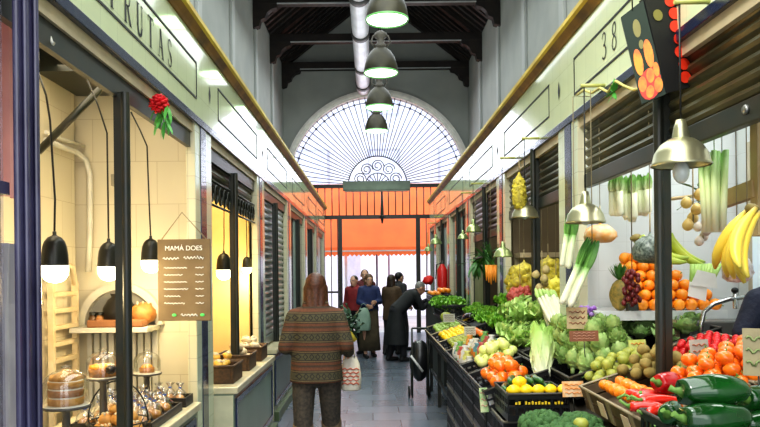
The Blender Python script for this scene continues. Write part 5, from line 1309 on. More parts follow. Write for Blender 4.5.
# big orange tomatoes and pale apples
scatter(mk_tomato('large orange-red tomato heaped beside the Chinese cabbage', 'big orange tomatoes by the cabbage', m_tomo, .05), deck(.72, 1.0, 4.34, 5.0, .104, .046, 2))
scatter(mk_apple('pale yellow-green apple heaped behind the orange tomatoes', 'pale apples behind the tomatoes', M('pale_apple', (.78, .80, .30), .3, col2=(.65, .72, .2), vs=8)), deck(.74, 1.10, 5.06, 5.48, .092, .045, 2, smin=1.15, smax=1.25, lift=.03))
o = mk_napa('upright Chinese cabbage standing between tomatoes and artichokes', None, .30, .075); o.location = (1.055, 4.36, SZ(1.05)-.03); o.rotation_euler = (-.2, .06, 0)
# small packs and cartons standing at the aisle edge
cols = [(.75, .72, .62), (.20, .45, .12), (.80, .35, .08), (.70, .68, .20), (.12, .30, .35), (.55, .12, .10), (.82, .80, .74)]
k = 0
for i in range(8):
    for j in range(3):
        c = cols[(i*3+j*2) % 7]; x = .775+.12*j; y = 5.6+.115*i
        t = thing('vegetable_pack', 'small upright pack of vegetables in the crate along the aisle edge', 'pack', (x, y, SZ(x)-.10), random.uniform(-.2, .2), 'vegetable packs on the stand')
        h = .13+.03*((i+j) % 3)
        obj('wrapper', lathe(B(), [(.0, 0), (.038, 0), (.042, h*.3), (.038, h*.8), (.02, h*.95), (.03, h*1.05), (0, h*1.05)], 10, wob=lambda a, j_: 1+.1*math.sin(3*a)), M('pack_%d' % ((i*3+j*2) % 7), c, .35, col2=tuple(q*.6 for q in c), vs=30), t)
        obj('label_band', lathe(B(), [(.0425, h*.3), (.0435, h*.45), (.041, h*.6)], 10), M('pack_band_%d' % (k % 3), ((.85, .82, .75), (.8, .3, .05), (.15, .4, .1))[k % 3], .5), t); k += 1
# artichokes
ap = [(l, (random.uniform(-.5, .5), random.uniform(-.5, .5), r[2]), s) for l, r, s in deck(1.14, 1.56, 3.94, 5.16, .108, .05, 3, smin=.98, smax=1.15, lift=.02) if not (l[1] > 4.56 and l[0] > 1.30)]
scatter(mk_artichoke('green artichoke heaped in the middle of the stand', 'artichokes on the stand'), ap)
scatter(mk_lettuce('round green cabbage in the crate behind the artichokes', 'small cabbages behind the artichokes', M('cabbage_green', (.42, .58, .26), .5, col2=(.26, .44, .14), vs=10), .075, 'small_cabbage', .08), deck(1.58, 2.0, 3.96, 4.8, .15, .075, 1, lift=.0))
# lettuces
scatter(mk_lettuce('bright green leafy lettuce in the middle of the far stand', 'bright lettuces on the stand', m_let, .115), deck(1.14, 1.54, 6.3, 7.55, .2, .1, 2, smin=.95, smax=1.1))
scatter(mk_lettuce('pale green lettuce behind the Chinese cabbage', 'pale lettuces on the stand', m_letl, .125), deck(1.02, 1.54, 5.3, 6.3, .22, .1, 2, smin=.95, smax=1.1))
scatter(mk_lettuce('dark mixed green at the far end of the stand', 'mixed greens at the far end', m_let, .10), deck(1.14, 1.54, 7.64, 9.1, .2, .09, 1))
scatter(mk_lettuce('red-tinged lettuce at the back of the far stand', 'red-tinged lettuces at the back', M('red_lettuce', (.28, .36, .08), .5, col2=(.32, .06, .05), vs=9), .10), deck(1.56, 2.0, 6.54, 7.65, .2, .09, 2))
scatter(mk_lettuce('dark green leafy head at the far back of the stand', 'leafy heads at the far back', m_dgrn, .1), deck(1.56, 2.0, 7.74, 9.1, .21, .09, 1))
scatter(mk_tomato('orange pepper-like tomato between the lettuces and the packs', 'orange tomatoes among the greens', m_tomo, .036), [((1.06+.0*i, 6.55+.09*i, SZ(1.06)+.02), rr(), 1) for i in range(8)])
scatter(mk_apple('yellow-green fruit in the crate past the vegetable packs', 'yellow-green fruit in the third crate', m_pear), deck(.74, 1.02, 6.55, 7.28, .08, .034, 1))
scatter(mk_lemon('yellowish fruit in the crate next to last along the aisle', 'yellowish fruit in the next to last crate'), deck(.74, 1.10, 7.35, 8.18, .085, .03, 1))
scatter(mk_apple('green fruit in the furthest crate along the aisle', 'green fruit in the furthest crate', M('green_fruit', (.35, .50, .10), .4), nm='green_fruit'), deck(.74, 1.10, 8.25, 9.15, .09, .034, 1))
o = mk_apple('big round green melon on the furthest crate', None, m_pear, 'melon'); o['category'] = 'melon'; o.location = (.92, 8.7, SZ(.92)+.15); o.scale = (2, 2, 2); o.location.z -= .04
o = mk_pepper('dark purple aubergine lying across the crates near the far greens', None, M('aubergine_skin', (.015, .008, .02), .15, coat=.5), .24, .055, 'aubergine'); o['category'] = 'aubergine'; o.location = (1.08, 7.9, SZ(1.08)+.10); o.rotation_euler = (0, .2, 1.9)
# endives and beans
pl = []
for i in range(12): pl.append(((1.6+.033*i, 5.5+.05*(i % 3), SZ(1.6+.033*i)+.02), (-1.0, .3, .5), 1))
for i in range(8): pl.append(((1.62+.045*i, 5.75+.05*(i % 2), SZ(1.62+.045*i)+.08), (-.95, .3, .5), 1))
t = thing('white_asparagus', 'white asparagus bundle leaning at the back beside the tiled pillar', 'asparagus', (0, 0, 0)); 
obj('spear', tube(B(), [(0, 0, -.14), (0, 0, .0), (0, 0, .12), (0, 0, .16)], [.012, .014, .012, .004], 8), m_whiteveg, t); obj('tip', ball(B(), (0, 0, .15), (.012, .012, .025), 8, 6), m_letl, t)
t['label'] = 'white asparagus spear leaning in the bundle beside the tiled pillar'
scatter(t, [((1.33+.022*(i % 7)-.0, 5.28+.06*(i//7), SZ(1.3)+.20+.012*(i % 3)), (-.5, -.35+.03*(i % 5), 0), 1.25) for i in range(18)], group='white asparagus bundle')
t = thing('green_bean', 'green bean in the pile below the asparagus', 'bean', (0, 0, 0)); obj('pod', tube(B(), [(-.07, 0, 0), (-.03, .008, .002), (.03, .006, 0), (.075, -.004, 0)], [.003, .006, .006, .002], 6), M('bean_green', (.25, .50, .06), .4), t)
scatter(t, [((random.uniform(1.16, 1.36), random.uniform(5.0, 5.25), SZ(1.25)+.04+.012*(i % 6)), (0, random.uniform(-.3, .2), random.uniform(-1, 1)), 1.3) for i in range(26)], group='green beans below the asparagus')
# broccoli
bl = mk_broc('dark green broccoli head in the low near crate', 'broccoli heads in the low crate', .11)
scatter(bl, [((.84, 3.48, .83), (0, 0, .3), 1), ((1.0, 3.40, .83), (0, 0, 2), 1.05), ((.86, 3.22, .82), (0, 0, 1), 1.05), ((1.02, 3.12, .82), (0, 0, 4), 1)])
o = mk_apple('yellow-green lime at the corner beside the broccoli', None, m_pear, 'lime'); o['category'] = 'lime'; o.location = P(581, 424, 3.3)
# trimmed orange pack, price signs
def sign(px, py, d, w, h, lab, col, marks=(.35, .05, .03), rot=0, col2=None, tilt=-.15):
    q = P(px, py, d); t = thing('price_card', lab, 'price card', q); t.rotation_euler = (tilt, 0, rot)
    obj('card', box(B(), -w/2, w/2, 0, .003, -h/2, h/2), M('card_'+lab[:12], col, .5, col2=col2, vs=25), t)
    bm = B()
    for r_ in range(3): scrib(bm, -w*.38, w*.38, h*(.28-.26*r_), h*.07, h*.022, .7)
    obj('writing', bm, M('card_ink_%d' % int(marks[0]*100), marks, .6), t)
    obj('stake', tube(B(), [(0, .005, -h/2+.01), (0, .005, -h/2-.09)], .003, 5), m_cap, t); return t
sign(638, 349, 3.95, .12, .105, 'yellow-green price card standing behind the kiwis', (.62, .72, .12), (.8, .2, .02), .35, (.75, .80, .3))
sign(584, 336, 3.95, .17, .06, 'brown price card with red writing above the artichokes', (.25, .10, .05), (.7, .4, .3), .1)
sign(577, 318, 4.2, .12, .13, 'tan price card above the artichokes beside the tiled pillar', (.50, .38, .20), (.3, .1, .05), -.2)
sign(573, 389, 3.82, .12, .085, 'cream pack with orange picture hanging on the artichoke crate', (.80, .68, .48), (.9, .3, .05), .1, (.9, .4, .1))
sign(758, 352, 2.32, .09, .16, 'tall tan price card behind the peppers at the right edge', (.30, .25, .13), (.25, .32, .12), -.45, tilt=-.3)
sign(700, 352, 3.35, .11, .12, 'clear creased price card among the tomatoes', (.62, .58, .50), (.6, .2, .1), .3)
sign(671, 330, 4.1, .13, .12, 'tan cardboard price card right of the iron post', (.45, .36, .20), (.2, .1, .05), .4)
sign(484, 400, 4.35, .055, .15, 'narrow green and white price tag hanging on the aisle side of the crates', (.70, .74, .45), (.7, .1, .1), .3, (.25, .5, .2))
sign(549, 336, 5.0, .11, .07, 'small white price card among the asparagus', (.70, .68, .55), (.3, .05, .04), -.2)
sign(470, 331, 6.9, .12, .09, 'pale price card in the crate past the vegetable packs', (.62, .62, .50), (.2, .2, .2), .2)
sign(449, 318, 8.3, .14, .10, 'small grey price card at the far end of the aisle edge', (.50, .50, .42), (.2, .2, .2), .1)
sign(533, 311, 6.4, .16, .10, 'dark red price card at the back among the lettuces', (.30, .05, .04), (.7, .6, .5), .15)
t = thing('purple_flower_bunch', 'small bunch of purple flowers beside the tiled pillar, above the artichokes', 'flowers', P(587, 311, 4.3)); bm = B()
for i in range(16): a = i*2.4; r_ = .05*math.sqrt(i/16); ball(bm, (r_*math.cos(a), r_*math.sin(a)*.6, .02*math.sin(i*3)), .015, 7, 5, noise_fn(.6, 4, i))
obj('petals', bm, M('purple_petal', (.30, .10, .50), .5, col2=(.5, .3, .7), vs=40), t); bm = B()
for i in range(8): tube(bm, [(.04*math.cos(i*2.4), .02*math.sin(i*2.4), 0), (0, 0, -.16)], .004, 5)
obj('stems', bm, m_dgrn, t)
# far end: raised greens and oranges by the gate
crate('dark crate of bananas and greens on the third stall', .99, 1.34, 9.9, 11.2, .2, 1.13, tilt=False)
crate('dark crate of oranges nearest the gate', .99, 1.34, 11.6, 12.8, .2, 1.22, tilt=False)
t = thing('stall_table', 'dark covered table of the third stall on the right', 'table', (1.15, 11.3, 0))
wobj('cloth_cover', box(B(), 1.0, 1.34, 9.8, 13, 0, .925), m_shopdk, t, bevel=.01)
wobj('riser', box(B(), 1.0, 1.32, 11.55, 12.85, .925, 1.02), m_shopdk, t)
scatter(mk_lettuce('dark green leafy head on the third stall', 'greens on the third stall', m_let, .13), [((1.03+.2*(i % 2), 10.05+.24*(i//2), 1.14), rz(), 1) for i in range(8)])
mk_banana_bunch('green bananas lying on the third stall near the stooping man', (1.12, 11.3, 1.25), (0, 1.0, 2.6), 5, green=True, sc_=1.3)
scatter(mk_orange('orange heaped in the crate nearest the gate', 'oranges nearest the gate'), [((1.03+.085*(i % 4), 11.7+.09*(i//4), 1.24+.05*((i//2) % 2)), rr(), 1.1) for i in range(36)])
# shopping trolley beside the crates
q = P(424, 380, 9.2)
t = thing('shopping_trolley', 'black wheeled shopping trolley with a pale handle leaning against the crates', 'shopping trolley', (.60, 8.9, 0))
obj('bag', ball(B(), (0, 0, .48), (.13, .13, .26), 14, 10, noise_fn(.15, 3)), m_pl, t, smooth=True)
bm = B()
for x in (-.1, .1):
    tube(bm, [(x, -.1, .02), (x, -.1, .9)], .012, 6); tube(bm, [(x, .1, .02), (x, .1, .35)], .012, 6)
tube(bm, [(-.1, -.1, .9), (.1, -.1, .9)], .012, 6); obj('frame', bm, m_iron, t)
obj('handle', tube(B(), [(-.12, -.12, .56), (.03, -.15, .36)], .016, 6), M('pale_handle', (.7, .7, .68), .4), t)
for x in (-.13, .13):
    bm = tube(B(), [(x-.012, .12, .07), (x+.012, .12, .07)], .07, 16); obj('wheel', bm, m_black, t)
# ================= PEOPLE =================
m_skin = M('skin', (.62, .36, .25), .5, col2=(.56, .31, .21), vs=6, sss=.1)
def rem(o, vox, it=3):
    md = o.modifiers.new('r', 'REMESH'); md.mode = 'VOXEL'; md.voxel_size = vox; md.use_smooth_shade = True
    sm = o.modifiers.new('s', 'SMOOTH'); sm.factor = .5; sm.iterations = it
def prims(bm, L, T=None):
    T = T or Matrix()
    for p in L:
        if p[0] == 'c':
            _, a, b, ra, rb = p[:5]; cap(bm, T @ Vector(a), T @ Vector(b), ra, rb, 14, p[5] if len(p) > 5 else 1)
        else:
            _, c, r = p[:3]; ball(bm, T @ Vector(c), r, 16, 12, None, 0, T.to_3x3())
def hand(fwd, palm, side_, w, hl=.165, curl=.5):
    """capsules for a palm, four unequal fingers and a thumb; fwd along the hand, palm = direction the palm faces"""
    f = Vector(fwd).normalized(); p = Vector(palm); p = (p-f*p.dot(f)).normalized(); s = f.cross(p)*side_; w = Vector(w); L = []
    for k in range(3): o = (k-1)*.024; L.append(('c', w+s*o*.7+f*.015, w+s*o+f*.075, .015, .014))
    for k, (o, l) in enumerate(((.033, .066), (.012, .076), (-.011, .070), (-.032, .054))):
        a = w+s*o+f*.08; k1 = a+(f*math.cos(curl*.6)+p*math.sin(curl*.6))*l*.45; k2 = k1+(f*math.cos(curl*1.5)+p*math.sin(curl*1.5))*l*.32; k3 = k2+(f*math.cos(curl*2.3)+p*math.sin(curl*2.3))*l*.25
        L += [('c', a, k1, .0095, .009), ('c', k1, k2, .009, .0085), ('c', k2, k3, .0085, .0075)]
    a = w+s*.028+f*.022; b = a+(s*.75+f*.6+p*.25).normalized()*.036; c = b+(s*.25+f*.85+p*.45).normalized()*.03
    L += [('c', a, b, .013, .011), ('c', b, c, .011, .009)]
    return L
def head_prims(c, T):   # T places a head centred at the origin, facing +Y
    L = [('b', (0, -.01, .02), (.075, .092, .095)), ('b', (0, .02, -.035), (.058, .068, .075)), ('b', (0, .055, -.085), (.03, .028, .022)), ('c', (0, .09, .012), (0, .108, -.022), .009, .014),
         ('b', (-.078, -.005, -.005), (.012, .02, .032)), ('b', (.078, -.005, -.005), (.012, .02, .032)), ('b', (0, .088, -.055), (.024, .01, .009)),
         ('c', (-.045, .078, .03), (-.015, .086, .032), .009, .009), ('c', (.015, .086, .032), (.045, .078, .03), .009, .009)]
    return L
def person(label, loc, rz_, H=1.62, coat=(.1, .1, .1), coat_m=None, hem=.85, hemw=.19, legs=(.03, .03, .035), leg_m=None, skirt=None, hair=(.05, .03, .02), hairlen=.16, elbows=None, wrists=None, lean=0, headrot=(0, 0), stride=.08, shoe=(.02, .02, .02), vox=.012, hairm=None, kfwd=.03, sw=.15, headscale=1, hands=None, boot=None, slope=False, hairs=1, thigh=.1):
    s = H/1.62
    t = thing('person', label, 'person', loc, rz_)
    hip = Vector((0, 0, .88)); R = Matrix.Translation(hip) @ Matrix.Rotation(-lean, 4, 'X') @ Matrix.Translation(-hip)
    def up(v): return R @ Vector(v)
    sh = [(-sw, 0, 1.305 if slope else 1.33), (sw, 0, 1.305 if slope else 1.33)]
    el = elbows or [(-.215, -.03, 1.07), (.215, -.03, 1.07)]; wr = wrists or [(-.2, .12, .92), (.2, .12, .92)]
    el = [Vector(e) for e in el]; wr = [Vector(w) for w in wr]
    shU = [up(x) for x in sh]
    hipj = [Vector((-.09, 0, .86)), Vector((.09, 0, .86))]
    kn = [Vector((-.1, kfwd-stride*.3, .48)), Vector((.1, kfwd+stride*.6, .48))]; an = [Vector((-.1, -stride, .085)), Vector((.1, stride, .085))]
    S_ = Matrix.Scale(s, 4)
    HT = R @ Matrix.Translation((0, .02+.0*lean, 1.50)) @ Matrix.Rotation(lean*.55+headrot[0], 4, 'X') @ Matrix.Rotation(headrot[1], 4, 'Z')
    bm = B()
    prims(bm, [('c', up((0, 0, .98)), up((0, -.01, 1.12)), .105, .10), ('c', up((0, -.01, 1.1)), up((0, -.01, 1.24)), .10, .10), ('c', up((-.1, 0, 1.285)), up((.1, 0, 1.285)), .045, .045), ('c', up((0, -.01, 1.32)), up((0, .015, 1.44)), .055, .05)], S_)
    for i in (0, 1):
        prims(bm, [('c', shU[i], el[i], .048, .04), ('c', el[i], wr[i], .038, .027), ('c', hipj[i], kn[i], .085, .056), ('c', kn[i], an[i], .054, .036), ('c', an[i]+Vector((0, -.03, -.04)), an[i]+Vector((0, .13, -.055)), .035, .028)], S_)
        f = (wr[i]-el[i]).normalized(); pd = (hands[i] if hands else (Vector((1 if i == 0 else -1, 0, 0))))
        prims(bm, hand(f, pd, 1 if i == 0 else -1, wr[i], curl=.7), S_)
    prims(bm, head_prims(None, None), S_ @ HT)
    b = obj('body', bm, m_skin, t); rem(b, min(vox, .009))
    # eyes
    for x in (-.03, .03):
        obj('eye', ball(B(), S_ @ HT @ Vector((x, .078, .012)), .011*s, 10, 8), M('eye_white', (.75, .73, .7), .2), b)
        obj('iris', ball(B(), S_ @ HT @ Vector((x, .086, .012)), .006*s, 8, 6), M('iris_dark', (.03, .015, .008), .2), b)
    bm = B(); ball(bm, S_ @ HT @ Vector((0, .094, -.055)), (.02*s, .007*s, .007*s), 10, 6, None, 0, (S_ @ HT).to_3x3().normalized()); obj('lips', bm, M('lips', (.5, .15, .12), .5), b)
    # hair
    bm = B(); L = [('b', (0, -.022, .035), (.087, .098, .098))]
    if hairlen > .03:
        L += [('c', (-.055, -.03, .0), (-.06, -.035, -hairlen), .04, .038), ('c', (.055, -.03, .0), (.06, -.035, -hairlen), .04, .038), ('c', (0, -.06, .0), (0, -.065, -hairlen), .05, .045), ('c', (-.04, -.055, 0), (-.04, -.065, -hairlen*1.05), .04, .04), ('c', (.04, -.055, 0), (.04, -.065, -hairlen*1.05), .04, .04)]
    else: L = [('b', (0, -.02, .03), (.08, .093, .09)), ('c', (0, -.06, 0), (0, -.06, -.05), .045, .03)]
    prims(bm, L, S_ @ HT @ Matrix.Scale(hairs, 4)); hm = hairm or M('hair_%.2f_%.2f' % hair[:2], hair, .45, col2=tuple(c*.45 for c in hair), vs=60, bump=.6, bs=120); o = obj('hair', bm, hm, t); rem(o, vox*.8, 2)
    # coat
    cm = coat_m or M('coat_%.2f_%.2f_%.2f' % coat, coat, .75, col2=tuple(c*.7 for c in coat), vs=10, bump=.5, bs=50, dist=.01)
    bm = B(); rings = []
    zs = [1.385, 1.36, 1.32, 1.24, 1.1, .98, .9, (.9+hem)/2 if hem < .9 else .89, hem]
    ws = [.07, .13, .172, .175, .168, .175, .185, (hemw+.19)/2, hemw]; ds = [.07, .095, .115, .13, .125, .13, .135, (hemw*.74+.135)/2, hemw*.74]
    if slope: zs = [1.40, 1.375, 1.34, 1.29, 1.2, 1.08, .97, .9, hem]; ws = [.05, .095, .135, .165, .175, .178, .182, .187, .192]; ds = [.05, .08, .105, .12, .13, .13, .13, .135, .14]
    seg = 28
    def CR(v): return S_ @ (up(v) if v[2] > .88 else Vector(v))
    for z, w, d in zip(zs, ws, ds):
        rings.append([bm.verts.new(CR((w*math.copysign(abs(math.cos(2*PI*k/seg))**.8, math.cos(2*PI*k/seg)), -.005+d*math.sin(2*PI*k/seg)*(1+(.05*math.sin(5*2*PI*k/seg) if z < 1 else 0)), z))) for k in range(seg)])
    for i in range(len(rings)-1):
        for k in range(seg): bm.faces.new((rings[i][k], rings[i][(k+1) % seg], rings[i+1][(k+1) % seg], rings[i+1][k]))
    bm.faces.new(rings[0]); bm.faces.new(rings[-1])
    prims(bm, [('b', up((x, -.005, 1.305 if slope else 1.325)), (.075, .078, .07)) for x in (-.105, .105)], S_)
    for i in (0, 1): prims(bm, [('c', shU[i]+Vector((0, 0, -.01)), el[i], .068, .056), ('c', el[i], el[i].lerp(wr[i], .88), .056, .045)], S_)
    prims(bm, [('c', up((-.05, -.02, 1.39)), up((.05, -.02, 1.39)), .045, .045)], S_)
    o = obj('coat', bm, cm, t); rem(o, vox, 2)
    # trousers / skirt
    lm = leg_m or M('legs_%.2f_%.2f_%.2f' % legs, legs, .8, col2=tuple(c*.75 for c in legs), vs=12, bump=.4, bs=40, dist=.01)
    if skirt:
        bm = lathe(B(), [(.17, .95), (.185, .85), (.2, .5), (.225, .14), (.21, .14), (.15, .9)], 24, wob=lambda a, j: 1+.05*math.sin(6*a)); bmesh.ops.transform(bm, matrix=S_ @ Matrix.Diagonal((1, .75, 1, 1)), verts=bm.verts); obj('skirt', bm, lm, t, smooth=True)
    else:
        bm = B(); prims(bm, [('c', (-.07, 0, .9), (.07, 0, .9), .11, .11)], S_)
        for i in (0, 1): prims(bm, [('c', hipj[i], kn[i], thigh, thigh*.75), ('c', kn[i], an[i]+Vector((0, 0, .03)), .075, .062)], S_)
        o = obj('trousers', bm, lm, t); rem(o, vox, 2)
    sm = M('shoe_%.2f_%.2f' % shoe[:2], shoe, .4)
    for i in (0, 1):
        bm = B(); a = an[i]
        L = [('c', a+Vector((0, -.04, -.045)), a+Vector((0, .14, -.052)), .044, .036), ('c', a+Vector((0, -.02, -.03)), a+Vector((0, -.02, .03)), .045, .048)]
        if boot: L.append(('c', a, a.lerp(kn[i], 1.1), .062, .076))
        prims(bm, L, S_); o = obj('boot' if boot else 'shoe', bm, boot or sm, t); rem(o, .012, 2)
    return t, s
# patterned knit coat: bands and lozenges running round the body
def knit():
    m = M('patterned_knit', (.2, .1, .05), .85); nt = m.node_tree; b = nt.nodes['Principled BSDF']
    tc = _n(nt, 'ShaderNodeTexCoord'); sp = _n(nt, 'ShaderNodeSeparateXYZ'); nt.links.new(tc.outputs['Object'], sp.inputs[0])
    def mth(op, a, b_=None, c=None):
        n = _n(nt, 'ShaderNodeMath', operation=op)
        for i, v in enumerate((a, b_, c)):
            if v is None: continue
            if isinstance(v, (int, float)): n.inputs[i].default_value = v
            else: nt.links.new(v, n.inputs[i])
        return n.outputs[0]
    fz = mth('FRACT', mth('DIVIDE', sp.outputs['Z'], .136))
    rp = _n(nt, 'ShaderNodeValToRGB'); rp.color_ramp.interpolation = 'CONSTANT'; el = rp.color_ramp.elements
    stops = [(0, (.045, .035, .018)), (.06, (.15, .05, .02)), (.20, (.025, .02, .012)), (.24, (.17, .115, .05)), (.29, (.03, .025, .014)), (.34, (.085, .075, .035)), (.66, (.03, .025, .014)), (.71, (.17, .115, .05)), (.76, (.03, .022, .012)), (.80, (.16, .055, .022)), (.93, (.10, .04, .02))]
    for i, (p, c) in enumerate(stops):
        e = el[i] if i < 2 else el.new(p); e.position = p; e.color = rgb(c)
    nt.links.new(fz, rp.inputs[0])
    fx = mth('ABSOLUTE', mth('SUBTRACT', mth('FRACT', mth('MULTIPLY', mth('ADD', sp.outputs['X'], mth('MULTIPLY', sp.outputs['Y'], .6)), 24)), .5))
    dz = mth('MULTIPLY', mth('ABSOLUTE', mth('SUBTRACT', fz, .5)), 2.6)
    dm = mth('LESS_THAN', mth('ABSOLUTE', mth('SUBTRACT', mth('ADD', fx, dz), .36)), .09)
    mx = _n(nt, 'ShaderNodeMix', data_type='RGBA'); nt.links.new(dm, mx.inputs[0]); nt.links.new(rp.outputs[0], mx.inputs[6]); mx.inputs[7].default_value = rgb((.018, .016, .012))
    nz = _n(nt, 'ShaderNodeTexNoise'); nz.inputs['Scale'].default_value = 90; nt.links.new(tc.outputs['Object'], nz.inputs['Vector'])
    m2 = _n(nt, 'ShaderNodeMix', data_type='RGBA', blend_type='MULTIPLY'); m2.inputs[0].default_value = .55
    nt.links.new(mx.outputs[2], m2.inputs[6]); nt.links.new(nz.outputs['Fac'], m2.inputs[7])
    hs = _n(nt, 'ShaderNodeBrightContrast'); hs.inputs['Bright'].default_value = .006; nt.links.new(m2.outputs[2], hs.inputs[0])
    nt.links.new(hs.outputs[0], b.inputs['Base Color'])
    bp = _n(nt, 'ShaderNodeBump'); bp.inputs['Strength'].default_value = .5; bp.inputs['Distance'].default_value = .004; nt.links.new(nz.outputs['Fac'], bp.inputs['Height']); nt.links.new(bp.outputs[0], b.inputs['Normal'])
    return m
W0 = (-.40, 5.0, 0)
person('woman walking away in a long patterned brown knit coat with shoulder-length auburn hair', W0, .03, 1.61, coat_m=knit(), hem=.84, hemw=.19, leg_m=M('flecked_trousers', (.075, .06, .045), .8, col2=(.035, .03, .025), vs=45, bump=.5),
       hair=(.10, .032, .014), hairlen=.16, elbows=[(-.215, -.04, 1.09), (.215, -.05, 1.10)], wrists=[(-.17, .15, 1.06), (.23, .09, 1.03)], stride=.16, vox=.009, boot=M('tan_suede_boot', (.24, .17, .10), .8, col2=(.13, .09, .055), vs=22), hands=[Vector((.5, 0, -1)), Vector((-1, 0, 0))], slope=True, hairs=.9, thigh=.088)
def bag(name, lab, loc, w, h, d, mat, band=None, handles=True):
    t = thing(name, lab, 'bag', loc)
    bm = B(); rings = []; seg = 20
    for z, k in ((-h, .82), (-h*.96, .98), (-h*.6, 1.05), (-h*.25, .9), (-h*.05, .62), (0, .5)):
        rings.append([bm.verts.new((w/2*k*math.copysign(abs(math.cos(2*PI*i/seg))**.6, math.cos(2*PI*i/seg)), d/2*k*math.sin(2*PI*i/seg)*(1+.1*math.sin(i*2.3+z*30)), z+.012*math.sin(i*1.7)*(z > -h*.5))) for i in range(seg)])
    for i in range(5):
        for k in range(seg): bm.faces.new((rings[i][k], rings[i][(k+1) % seg], rings[i+1][(k+1) % seg], rings[i+1][k]))
    bm.faces.new(rings[0]); obj('sack', bm, mat, t, smooth=True)
    if handles: obj('handles', tube(B(), [(-w*.22, 0, -.01), (-w*.15, 0, .06), (0, 0, .085), (w*.15, 0, .06), (w*.22, 0, -.01)], .005, 6), mat, t)
    if band: obj('red_print', lathe(B(), [(w*.515, -h*.72), (w*.53, -h*.6), (w*.5, -h*.45)], 20), band, t) if False else obj('print', (lambda bm: (ribbon_marks(bm, w, h, d), bm)[1])(B()), band, t)
    return t
def ribbon_marks(bm, w, h, d):
    for i in range(5):
        z = -h*(.35+.11*i); pts = [(-w*.42+w*.14*j, -d*.53-.004, z+.012*((j+i) % 2)) for j in range(7)]; tube(bm, pts, .005, 5)
bag('shopping_bag', "white plastic shopping bag with red print in the walking woman's right hand", (-.16, 5.12, .985), .15, .24, .10, M('white_plastic', (.72, .66, .55), .4, col2=(.60, .55, .45), vs=10, trans=.0), M('bag_red_print', (.55, .12, .06), .5))
t = thing('greens_bundle', "dark leafy bundle with a yellow stalk tucked under the woman's right arm", 'greens', (-.175, 5.27, 1.17))
bm = B()
for i in range(30): leaf(bm, (random.uniform(-.04, .05), random.uniform(-.04, .04), random.uniform(-.02, .12)), (random.uniform(-1, 1), random.uniform(-1, 1), random.uniform(-.6, 1)), (0, 0, 1), .10, .04, -.2, .3, 5)
obj('leaves', bm, M('blue_green_leaf', (.03, .07, .045), .5, col2=(.08, .15, .09), vs=14), t)
obj('yellow_stalk', tube(B(), [(-.03, -.08, .07), (.0, -.1, .0), (.05, -.1, -.07)], [.012, .02, .018], 8), M('stalk_yellow', (.50, .42, .06), .5), t)

# group by the gate
def at(px, d): return (P(px, 300, d).x, d, 0)
person('woman in a navy blue jacket and olive skirt with a pale green bag', at(369, 13.3), PI+.25, 1.58, coat=(.025, .04, .13), hem=.98, legs=(.11, .085, .05), skirt=True, hair=(.16, .085, .04), hairlen=.08, elbows=[(-.21, .03, 1.08), (.21, .03, 1.08)], wrists=[(-.08, .22, 1.08), (.1, .22, 1.02)])
bag('carrier_bag', 'pale green carrier bag held by the woman in the navy jacket', (P(363.5, 312, 13.0).x, 13.03, .95), .26, .42, .12, M('pale_green_plastic', (.30, .42, .33), .4, col2=(.22, .33, .26), vs=8))
person('person in a red jacket behind the navy-jacketed woman, left of her', at(354.5, 13.9), PI-.5, 1.56, coat=(.30, .03, .035), hem=.9, legs=(.02, .018, .02), hair=(.03, .018, .012), hairlen=.02)
person('person in a dark red top standing behind the two others by the gate', at(365, 14.5), PI, 1.68, coat=(.16, .03, .035), hem=.85, legs=(.03, .03, .04), hair=(.06, .035, .02), hairlen=.02)
person('woman in a brown coat with dark hair standing behind the stooping man', at(391.5, 13.7), -.6, 1.56, coat=(.10, .06, .03), hem=.7, legs=(.03, .028, .03), hair=(.045, .025, .015), hairlen=.1, elbows=[(-.22, .05, 1.08), (.22, .05, 1.08)])
person('black-haired person half hidden behind the brown-coated woman', at(399, 14.4), -.9, 1.62, coat=(.03, .03, .035), hem=.7, legs=(.03, .028, .03), hair=(.012, .01, .012), hairlen=.03)
person('grey-haired man in a long black coat stooping over the vegetable stand', at(396, 12.7), -PI/2+.25, 1.64, coat=(.016, .018, .02), hem=.30, hemw=.27, legs=(.02, .02, .025), hair=(.30, .29, .27), hairlen=.02, lean=.80, headrot=(-.1, 0), elbows=[(-.17, .44, .95), (.17, .44, .95)], wrists=[(-.1, .62, 1.08), (.12, .64, 1.05)], stride=.1)
# vendor at the right edge
person('vendor in a dark navy top cut off by the right edge of the photo', (2.17, 3.66, 0), .12, 1.76, coat=(.012, .018, .045), hem=.85, legs=(.03, .03, .04), hair=(.03, .02, .015), hairlen=.02, elbows=[(-.24, -.02, 1.17), (.2, .02, 1.10)], wrists=[(-.10, .13, 1.12), (.10, .14, 1.08)], stride=.03)
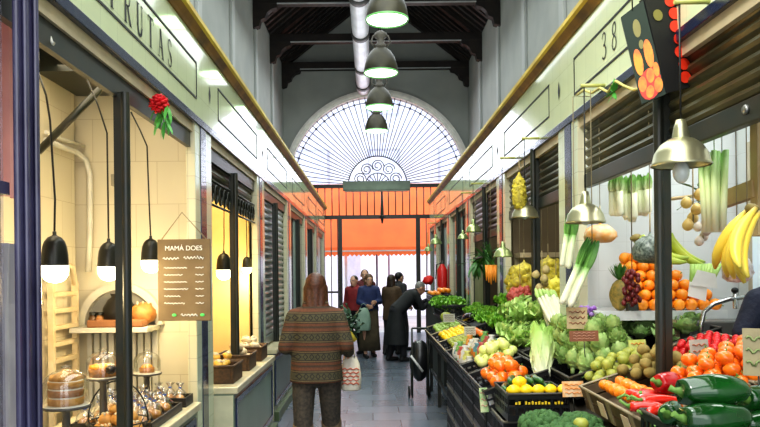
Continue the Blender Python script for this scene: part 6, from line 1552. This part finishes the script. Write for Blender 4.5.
# ================= LIGHT =================
w = bpy.data.worlds.new('World'); sc.world = w; w.use_nodes = True
nt = w.node_tree; bg = nt.nodes['Background']
bg.inputs[0].default_value = (.86, .92, 1, 1); bg.inputs[1].default_value = 1.5
def area(loc, rot, sx, sy, e, col):
    L = bpy.data.lights.new('a', 'AREA'); L.shape = 'RECTANGLE'; L.size = sx; L.size_y = sy; L.energy = e; L.color = col
    o = bpy.data.objects.new('area_light', L); COL.objects.link(o); o.location = loc; o.rotation_euler = rot; return o
area((.1, 4, 6.2), (0, 0, 0), 3, 9, 330, (.95, 1, .97))  # unseen overhead fill panels, added to brighten the hall
area((.1, 13, 6.2), (0, 0, 0), 3, 8, 150, (.9, .97, 1))
area((.1, -2.2, 3.6), (math.radians(75), 0, 0), 4.5, 4, 90, (1, .98, .93))
area((0, 22, 6), (math.radians(-60), 0, 0), 8, 5, 300, (.95, .97, 1))
area((1.95, 3.6, 2.95), (0, 0, 0), .9, 2, 26, (.97, 1, .98))
for y in (6.1, 8.6, 11): area((1.95, y, 2.95), (0, 0, 0), .8, 1.6, 10, (1, .97, .85))
area((-1.62, 3.6, 2.9), (0, 0, 0), .6, 1.8, 16, (1, .85, .6))
area((-1.7, 6.1, 2.9), (0, 0, 0), .6, 1.8, 34, (1, .78, .42))
area((-1.7, 8.7, 2.9), (0, 0, 0), .6, 1.8, 8, (1, .85, .6))
sc.view_settings.view_transform = 'Standard'
try: sc.view_settings.look = 'Medium High Contrast'
except Exception: pass
sc.view_settings.exposure = 0.16

L = bpy.data.lights.new('s', 'SPOT'); L.energy = 300; L.spot_size = 1.1; L.spot_blend = .8; L.shadow_soft_size = .35; L.color = (1, 1, .93)
o = bpy.data.objects.new('stand_fill_light', L); COL.objects.link(o); o.location = (-.3, 1.2, 4.6)  # unseen spot added only to brighten the produce stand
o.rotation_euler = (Vector((1.3, 4.4, 1.0))-o.location).to_track_quat('-Z', 'Y').to_euler()

area((.1, 12, 4.9), (PI, 0, 0), 2.5, 10, 70, (.95, 1, 1))  # unseen uplight added to lift the roof and far gable
